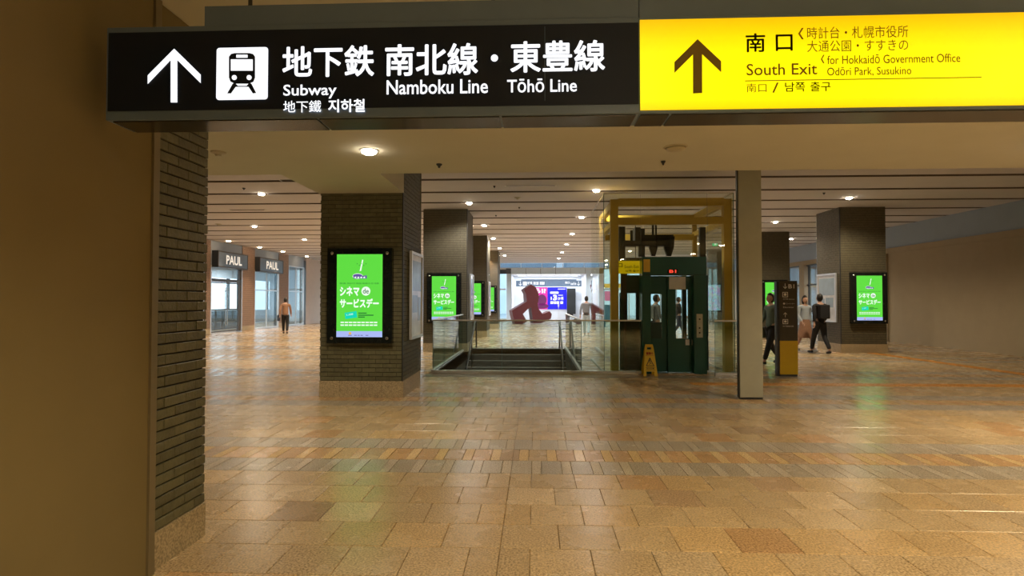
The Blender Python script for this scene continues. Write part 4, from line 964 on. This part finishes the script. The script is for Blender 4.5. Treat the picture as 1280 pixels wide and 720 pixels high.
def ellipsoid(c, rx, ry, rz, nu=20, nv=14, fn=None):
    mb = MB(); c = Vector(c)
    pts = []
    for j in range(nv + 1):
        th = math.pi * j / nv
        for i in range(nu):
            ph = 2 * math.pi * i / nu; p = Vector((math.sin(th) * math.cos(ph), math.sin(th) * math.sin(ph), math.cos(th)))
            q = Vector((p.x * rx, p.y * ry, p.z * rz))
            if fn: q = fn(p, q)
            pts.append(tuple(c + q))
    mb.v = pts
    for j in range(nv):
        for i in range(nu): k = (i + 1) % nu; mb.f.append((j * nu + i, (j + 1) * nu + i, (j + 1) * nu + k, j * nu + k)); mb.m.append(0)
    return mb
def person(label, X, Y, face, H, cols, pose='walk', hairlen=0, skirt=False, bag=None, short=False, stride=.32):
    """faces -y when face = 0; feet on z = 0"""
    p = thing('person', label, 'person', (X, Y, 0), 'people in the concourse')
    k = H / 1.70; st_ = stride if pose == 'walk' else .0
    hipz = .90; sh = .185
    V3 = lambda x, y, z: (x * k, y * k, z * k)
    Lk = (.10, -.12 * (st_ > 0) - .02, .50 - .0); Rk = (-.10, .04 if st_ else -.02, .49)
    La = (.10, -.16 - st_ * .35 if st_ else 0, .085); Ra = (-.10, .05 + st_ * .75 if st_ else 0.02, .12 if st_ else .085)
    Ld, Rd = (.105, La[1] - .15, .03), (-.105, Ra[1] - .13, .035)
    swing = .16 if st_ else .03
    Lelb = (.235, .03 + swing * .6, 1.12); Lwr = (.25, -.03 + swing, .89); Relb = (-.235, .02 - swing * .2, 1.12); Rwr = (-.24, -.08 - swing, .90)
    if pose == 'phone': Rwr = (-.12, -.28, 1.20); Relb = (-.22, -.05, 1.12)
    nodes = [(V3(0, 0, .95), (.112, .082)), (V3(0, .0, 1.10), (.125, .09)), (V3(0, .005, 1.28), (.15, .10)), (V3(0, .01, 1.40), (.13, .085)), (V3(0, .0, 1.47), (.055, .055)), (V3(0, -.01, 1.54), (.052, .052)),
             (V3(.095, 0, .86), .070), (V3(*Lk), .058), (V3(*La), .036), (V3(*Ld), (.032, .024)),
             (V3(-.095, 0, .86), .070), (V3(*Rk), .058), (V3(*Ra), .036), (V3(*Rd), (.032, .024)),
             (V3(sh, .01, 1.38), .052), (V3(*Lelb), .040), (V3(*Lwr), .025), (V3(-sh, .01, 1.38), .052), (V3(*Relb), .040), (V3(*Rwr), .025)]
    edges = [(0, 1), (1, 2), (2, 3), (3, 4), (4, 5), (0, 6), (6, 7), (7, 8), (8, 9), (0, 10), (10, 11), (11, 12), (12, 13), (3, 14), (14, 15), (15, 16), (3, 17), (17, 18), (18, 19)]
    allm = MB(); body = skin_mesh(nodes, edges); allm.add_mesh(body, Matrix.Identity(4))
    # hands: palm, four fingers of unequal length, thumb from the palm's side
    for wr, elb, sx in ((Lwr, Lelb, 1), (Rwr, Relb, -1)):
        w = Vector(wr); d = (w - Vector(elb)).normalized(); f = Vector((0, -1, 0)); f = (f - d * f.dot(d)).normalized(); n = d.cross(f)
        palm = w + d * .05
        allm.tube([V3(*w), V3(*(w + d * .03)), V3(*palm), V3(*(w + d * .085))], [.022, .030, .034, .028], 8)
        for i, (o_, L) in enumerate(((.028, .070), (.010, .080), (-.010, .074), (-.028, .058))):
            b0 = w + d * .08 + f * o_; b1 = b0 + d * L * .5; b2 = b1 + d * L * .4 - n * sx * .018
            allm.tube([V3(*(b0 - d * .03)), V3(*b0), V3(*b1), V3(*b2)], [.0105, .0105, .0095, .008], 6)
        t0 = w + d * .03 + f * .025; allm.tube([V3(*t0), V3(*(t0 + f * .028 + d * .022)), V3(*(t0 + f * .035 + d * .052))], [.013, .011, .009], 6)
    HC = (0, -.022, 1.605)
    def headfn(pp, q):
        q = q.copy()
        if pp.z < -.1: q.x *= 1 - .30 * (-pp.z - .1); q.y *= 1 - .12 * (-pp.z)
        if pp.y < -.8 and -.45 < pp.z < .1: q.y -= .022 * (1 - abs(pp.x) * 2.2) if abs(pp.x) < .35 else 0
        if pp.y < -.55 and abs(pp.z - .12) < .14 and .2 < abs(pp.x) < .6: q.y += .010
        if pp.y < -.5 and pp.z < -.72: q.y -= .012
        if abs(pp.x) > .93 and abs(pp.z) < .28: q.x *= 1.10
        return q
    e = ellipsoid(V3(*HC), .074 * k, .094 * k, .118 * k, 24, 18, headfn); n = len(allm.v); allm.v += e.v; allm.f += [tuple(n + i for i in f) for f in e.f]; allm.m += e.m
    me = remesh(allm, .0115 * k)
    Rz = Matrix.Rotation(face, 4, 'Z')
    def mk(name, mesh, m):
        mesh.materials.clear(); mesh.materials.append(m)
        mesh.transform(Rz); o = bpy.data.objects.new(name, mesh); COL.objects.link(o); o.parent = p; return o
    bd = mk('body', me, M['skin'])
    top, bot, shoe = cols
    # shirt
    r = 1.16
    n2 = [(V3(0, 0, .83), (.168, .134)), (V3(0, 0, 1.10), (.142, .108)), (V3(0, .005, 1.28), (.166, .118)), (V3(0, .01, 1.405), (.135, .095)),
          (V3(sh, .01, 1.385), .064), (V3(*Lelb), .053), (V3(*(Vector(Lelb) * .15 + Vector(Lwr) * .85)), .039), (V3(-sh, .01, 1.385), .064), (V3(*Relb), .053), (V3(*(Vector(Relb) * .15 + Vector(Rwr) * .85)), .039)]
    e2 = [(0, 1), (1, 2), (2, 3), (3, 4), (4, 5), (3, 7), (7, 8)] + ([] if short else [(5, 6), (8, 9)])
    if short:
        n2[5] = (tuple((Vector(n2[4][0]) + Vector(n2[5][0])) / 2), .052); n2[8] = (tuple((Vector(n2[7][0]) + Vector(n2[8][0])) / 2), .052)
        n2 = n2[:6] + n2[7:9]; e2 = [(0, 1), (1, 2), (2, 3), (3, 4), (4, 5), (3, 6), (6, 7)]
    mk('top', skin_mesh(n2, e2), top)
    if skirt:
        mb = MB(); mb.lathe([(.125 * k, 1.0 * k), (.165 * k, .85 * k), (.21 * k, .55 * k), (.235 * k, .42 * k), (.20 * k, .42 * k), (.13 * k, .8 * k)][::-1], (0, -.02, 0), 20)
        ms_ = bpy.data.meshes.new('skirt'); ms_.from_pydata(mb.v, [], mb.f); mk('skirt', ms_, bot)
    else:
        n3 = [(V3(0, 0, 1.02), (.150, .118)), (V3(.085, 0, .85), .112), (V3(*Lk), .076), (V3(La[0], La[1], .11), .056), (V3(-.085, 0, .85), .112), (V3(*Rk), .076), (V3(Ra[0], Ra[1], Ra[2] + .03), .056)]
        mk('trousers', skin_mesh(n3, [(0, 1), (1, 2), (2, 3), (0, 4), (4, 5), (5, 6)]), bot)
    for q, dd in ((La, Ld), (Ra, Rd)):
        n4 = [(V3(q[0], q[1] + .045, .045 + (q[2] - .085) * .8), (.040, .042)), (V3(q[0], q[1] - .04, .05 + (q[2] - .085) * .5), (.044, .044)), (V3(dd[0], dd[1] - .03, .036), (.042, .030))]
        mk('shoe', skin_mesh(n4, [(0, 1), (1, 2)]), shoe)
    def hairfn(pp, q):
        if pp.y < -.25 and pp.z < .45: return Vector((q.x * .80, q.y * .35, q.z))
        return q
    hb = ellipsoid(V3(0, -.010, 1.625 - hairlen * .28), .086 * k, .104 * k, (.118 + hairlen * .5) * k, 20, 14, hairfn)
    mh = bpy.data.meshes.new('hair'); mh.from_pydata(hb.v, [], hb.f); mh.polygons.foreach_set('use_smooth', [True] * len(mh.polygons)); mk('hair', mh, M['hair'])
    fm = MB()
    for sx in (-1, 1): fm.lathe([(.010 * k, -.002), (.010 * k, .002), (.004 * k, .004)], V3(sx * .028, -.106, 1.615), 8, 0, Matrix.Rotation(R_(90), 3, 'X'))
    fm.box(-.022 * k, .022 * k, -.115 * k, -.108 * k, 1.545 * k, 1.552 * k)
    mf = bpy.data.meshes.new('face_features'); mf.from_pydata(fm.v, [], fm.f); mk('eyes_and_mouth', mf, M['hair'])
    if bag:
        mb = MB(); side = 1 if bag[1] == 'l' else -1
        if bag[1] == 'b': mb.box(-.15 * k, .15 * k, .12, .27, 1.02 * k, 1.42 * k)
        else: mb.box(side * .24 * k, side * .36 * k, -.16, .16, .62 * k, .90 * k)
        mbm = bpy.data.meshes.new('bag'); mbm.from_pydata(mb.v, [], mb.f); o = mk('bag', mbm, bag[0]); b_ = o.modifiers.new('b', 'BEVEL'); b_.width = .03; b_.segments = 3
        if bag[1] != 'b':
            mb = MB(); mb.tube([V3(side * .30, -.08, .90), V3(side * .24, -.02, 1.2), V3(side * .16, .01, 1.455), V3(side * .22, .1, 1.2), V3(side * .30, .08, .90)], .012, 6)
            mbm = bpy.data.meshes.new('strap'); mbm.from_pydata(mb.v, [], mb.f); mk('bag_strap', mbm, bag[0])
    return p
cl = lambda n, c: mat('cloth_' + n, c, .85, 0, .08, 20)
blk_c, gry_c, lgt_c, tan_c, pale_c, navy_c, grn_c = cl('black', (.014, .014, .016)), cl('grey', (.20, .21, .23)), cl('light', (.42, .48, .54)), cl('tan', (.33, .18, .11)), cl('pale_blue', (.52, .64, .74)), cl('navy', (.03, .04, .07)), cl('moss', (.10, .13, .10))
shoe_d = cl('shoe', (.03, .028, .026)); shoe_l = cl('shoe_pale', (.5, .5, .48))
person('person in tan top and dark trousers walking by the shop fronts', -11.75, 26.3, R_(200), 1.66, (tan_c, blk_c, shoe_d), bag=(navy_c, 'l'))
q = onY(733, 380, 25.0)
person('person in grey top and pale blue trousers walking right of the stairwell', q.x, 25.0, R_(170), 1.72, (gry_c, pale_c, shoe_l), bag=(gry_c, 'b'))
q = onY(964, 400, 14.2)
person('person in dark moss clothes walking between steel column and directory', q.x, 14.2, R_(-75), 1.70, (grn_c, blk_c, shoe_d), hairlen=.03, bag=(grn_c, 'r'))
q = onY(1006, 400, 17.9)
person('person in light grey blue jacket and tan skirt near the wide right pillar', q.x, 17.9, R_(10), 1.66, (lgt_c, tan_c, shoe_l), hairlen=.12, skirt=True)
q = onY(1025, 400, 17.0)
person('person all in black walking before the wide right pillar', q.x, 17.0, R_(185), 1.72, (blk_c, blk_c, shoe_d), bag=(blk_c, 'b'))
q = onY(820, 380, 17.0)
person('person with a grey rucksack seen through the left lift door window', q.x, 17.0, R_(100), 1.70, (gry_c, navy_c, shoe_d), bag=(lgt_c, 'b'))
q = onY(848, 380, 25.0)
person('small person in dark coat seen through the right lift door window', q.x, 25.0, R_(95), 1.68, (blk_c, navy_c, shoe_d))

# ------------------------------------------------------------------ luminaires
def lamp(parent, loc, power, color, angle=150, blend=.5, rad=.08):
    d = bpy.data.lights.new('lamp', 'SPOT'); d.energy = power; d.color = color; d.spot_size = R_(angle); d.spot_blend = blend; d.shadow_soft_size = rad
    o = bpy.data.objects.new('lamp_light', d); COL.objects.link(o); o.parent = parent; o.location = Vector(loc) - worldloc(parent); return o
_protos = {}
def downlight(x, y, z, label, power, color, lens='lens', r=.08, angle=150, tilt=None, grp='hall downlights'):
    key = (lens, r)
    if key not in _protos:
        t = thing('ceiling_downlight', label, 'light', (x, y, z), grp)
        MB().lathe([(r + .025, .004), (r + .025, -.006), (r + .005, -.012), (r + .002, -.002)], (x, y, z), 24).build('rim', M['alum'] if lens != 'lens_off' else M['lens_off'], t)
        MB().lathe([(r, -.004), (r * .96, -.030), (r * .6, -.046), (.01, -.05)][::-1], (x, y, z), 20).build('lens', M[lens], t, True)
        _protos[key] = t
    else:
        t = copy_thing(_protos[key], (x, y, z), label, grp)
        for ch in list(t.children):
            if ch.type == 'LIGHT': bpy.data.objects.remove(ch)
    ORIG[t.name] = Vector((x, y, z))
    if power:
        l = lamp(t, (x, y, z - .06), power, color, angle)
        if tilt: l.rotation_euler = tilt
    return t
ordn = ['nearest', 'second', 'third', 'fourth', 'farthest', 'sixth']
for i, y in enumerate((16.1, 20.9, 25.3, 30.0, 34.8)): downlight(-1.88, y, CZ, '%s ceiling downlight of the row beside the left brick pillars' % ordn[i], K_HALL if i < 2 else K_FAR, C_NEUT if i < 3 else C_COOL)
for i, y in enumerate((14.4, 19.0, 23.7, 28.1, 32.7, 37.3)): downlight(1.55, y, CZ, '%s ceiling downlight of the row left of the lift shaft' % (ordn[i] if i < 4 else ('fifth', 'farthest')[i - 4]), K_HALL if i < 2 else K_FAR, C_NEUT if i < 3 else C_COOL)
downlight(-7.14, 14.5, CZ, 'single nearest ceiling downlight above the left hall floor', K_HALL * 1.6, C_WARM)
for i, y in enumerate((20.8, 25.4, 30.2)): downlight(-10.5, y, CZ, '%s ceiling downlight before the shop fronts, left hall' % ('nearer', 'middle', 'farther')[i], K_HALL * 1.6, C_WARM)
for i, y in enumerate((18.5, 23.5, 28.5)): downlight(-6.6, y + 1, CZ, '%s ceiling downlight hidden behind the advert pillar' % ('nearer', 'middle', 'farther')[i], K_HALL * 1.4, C_WARM)
downlight(8.5, 15.7, CZ, 'ceiling downlight just before the wide right brick pillar', K_HALL * 1.3, C_WARM); downlight(8.5, 20.4, CZ, 'ceiling downlight between the two right brick pillars', K_HALL * 1.3, C_WARM)
for i, (x, y) in enumerate(((5.3, 25.5), (5.3, 32), (11.5, 26), (8.0, 28))): downlight(x, y, CZ, ('ceiling downlight beyond the lift machinery', 'farther ceiling downlight beyond the lift', 'ceiling downlight beside the right shop windows', 'ceiling downlight before the mosaic screen pillar')[i], K_HALL, C_NEUT)
for i, y in enumerate((25.9, 28.9, 31.6, 35.0)):
    downlight(-14.3, y, CZ, ('wall washer lamp over the nearest shop sign', 'wall washer lamp at the first shop brick pier', 'wall washer lamp over the second shop sign', 'wall washer lamp over the last left shop window')[i], K_WASH, C_ORANGE, 'lens_o', .10, 85, (0, R_(-14), 0), 'wall washers over the shops')
downlight(-2.75, 31.2, CZ, 'wall washer lamp before the farthest left brick pillar', K_WASH * 1.1, C_ORANGE, 'lens_o', .10, 85, (R_(10), 0, 0), 'wall washers over the shops')
downlight(-1.92, 6.46, SZ, 'lit round downlight in the low soffit behind the black sign', K_SOFFIT * .55, C_WARM, 'lens', .085, grp='soffit downlights')
downlight(1.59, 6.46, SZ, 'unlit round downlight in the low soffit behind the yellow sign', 0, C_WARM, 'lens_off', .11, grp='soffit downlights')
for i, (x, y) in enumerate(((.6, .6), (3.6, .6), (.2, -3), (3.4, -3), (5.8, 3.2), (6.8, -1))):
    downlight(x, y, SZ, 'soffit downlight ' + ('just behind the black sign', 'just behind the yellow sign', 'far back left of the viewer', 'far back right of the viewer', 'right of the yellow sign', 'far back at the right')[i] + ', out of sight', K_NEAR, (1, .80, .47), 'lens', .085, 140, grp='soffit downlights outside the picture')
for i, (x, y) in enumerate(((5.8, 6.4), (-7.5, 6.4), (9.4, 6.4))): downlight(x, y, SZ, ('soffit downlight right of the steel column, out of sight', 'soffit downlight far left, out of sight', 'soffit downlight far right, out of sight')[i], K_SOFFIT, C_WARM, 'lens', .085, grp='soffit downlights')
for i, (x, y) in enumerate(((-4.6, 39.4), (4.9, 39.4), (9.2, 38.6), (-8.6, 39.2))): downlight(x, y, CZ, 'added ceiling downlight before the far glazed wall, ' + ('left of the passage', 'right of the passage', 'far right behind the lift', 'far left behind the pillars')[i], K_FAR * 1.3, C_COOL)  # extra cool lamps, added to brighten the far cladding
# lamps in the far passage (linear lamps at its ceiling edges)
for i, y in enumerate((43.2, 45.6)):
    t = thing('passage_light', ('front', 'rear')[i] + ' linear ceiling light inside the far white passage', 'light', (1.0, y, PZ - .03))
    box('diffuser', emi('diffuser_white', (.95, .97, 1), 2.0), -1.4, 3.4, y - .04, y + .04, PZ - .03, PZ - .001, t)
    d = bpy.data.lights.new('lamp', 'AREA'); d.shape = 'RECTANGLE'; d.size = 4.8; d.size_y = .2; d.energy = K_RECESS; d.color = C_COOL
    o = bpy.data.objects.new('lamp_light', d); COL.objects.link(o); o.parent = t; o.location = (0, 0, -.02)
for i, y in enumerate((27, 31, 35)):     # lamps of the shop room
    t = thing('shop_lamp', '%s ceiling lamp inside the left shop' % ('nearest', 'middle', 'farthest')[i], 'light', (-17.6, y, CZ))
    MB().lathe([(.2, 0.002), (.2, -.03), (.17, -.05)][::-1], (-17.6, y, CZ + .11), 16).build('diffuser', M['white_e'], t); lamp(t, (-17.6, y, CZ), 700, C_COOL, 150)
t = thing('shop_lamp', 'ceiling lamp inside the right shop', 'light', (16.5, 27, CZ)); MB().lathe([(.2, 0.002), (.2, -.03), (.17, -.05)][::-1], (16.5, 27, CZ + .11), 16).build('diffuser', M['white_e'], t); lamp(t, (16.5, 27, CZ), 500, C_COOL, 150)
# slot diffusers, detectors
def slot(x0, x1, y, label, m=M['chrome']):
    t = thing('ceiling_slot_diffuser', label, 'vent', ((x0 + x1) / 2, y, CZ), 'linear slot diffusers in the slatted ceiling')
    box('slot', M['slot'], x0, x1, y - .03, y + .03, CZ - .008, CZ + .004, t); box('edge', m, x0, x1, y - .045, y - .03, CZ - .012, CZ + .004, t)
    for x in (x0, x1): box('end_cap', M['white_p'], x - .02, x + .02, y - .04, y + .04, CZ - .014, CZ + .004, t)
slot(-.72, .5, 13.75, 'nearest long slot diffuser in the ceiling above the stairs'); slot(-.65, .6, 19.6, 'farther slot diffuser in the ceiling above the stairs')
slot(-9.4, -8.3, 17.1, 'slot diffuser in the left hall ceiling above the shop fronts', M['slot']); slot(-5.9, -5.0, 12.9, 'slot diffuser in the left hall ceiling near the soffit edge', M['slot'])
def detector(px, py, z, label, r=.045):
    rr = ray(px, py); p = CAM + rr * ((z - CAM.z) / rr.z)
    t = tag(MB().lathe([(r, .002), (r * .9, -.014), (r * .45, -.03), (r * .3, -.05)][::-1], p, 14).build('ceiling_detector', M['lens_off'] if r > .05 else M['dmetal']), label, 'detector', 'ceiling detectors')
for a in ((273, 190, SZ, 'round dim detector on the soffit beside the close left pillar', .09), (549, 205, SZ, 'small sprinkler head on the soffit above the nearest advert pillar', .04), (829, 201.5, SZ, 'small sprinkler head on the soffit below the unlit downlight', .03),
          (305, 235, CZ, 'small detector on the left hall ceiling near the soffit edge'), (647, 247, CZ, 'round detector on the ceiling above the stairs, behind the slot', .09), (618, 232.5, CZ, 'tiny sensor left of the nearest slot diffuser', .03),
          (273, 280, CZ, 'dome detector on the left hall ceiling above the doors', .11), (1030, 241, CZ, 'tiny sensor before the wide right pillar', .035), (649, 259, CZ, 'tiny sensor above the stairs behind the round detector', .03), (620, 269, CZ, 'tiny sensor near the second left brick pillar', .03)): detector(*a)
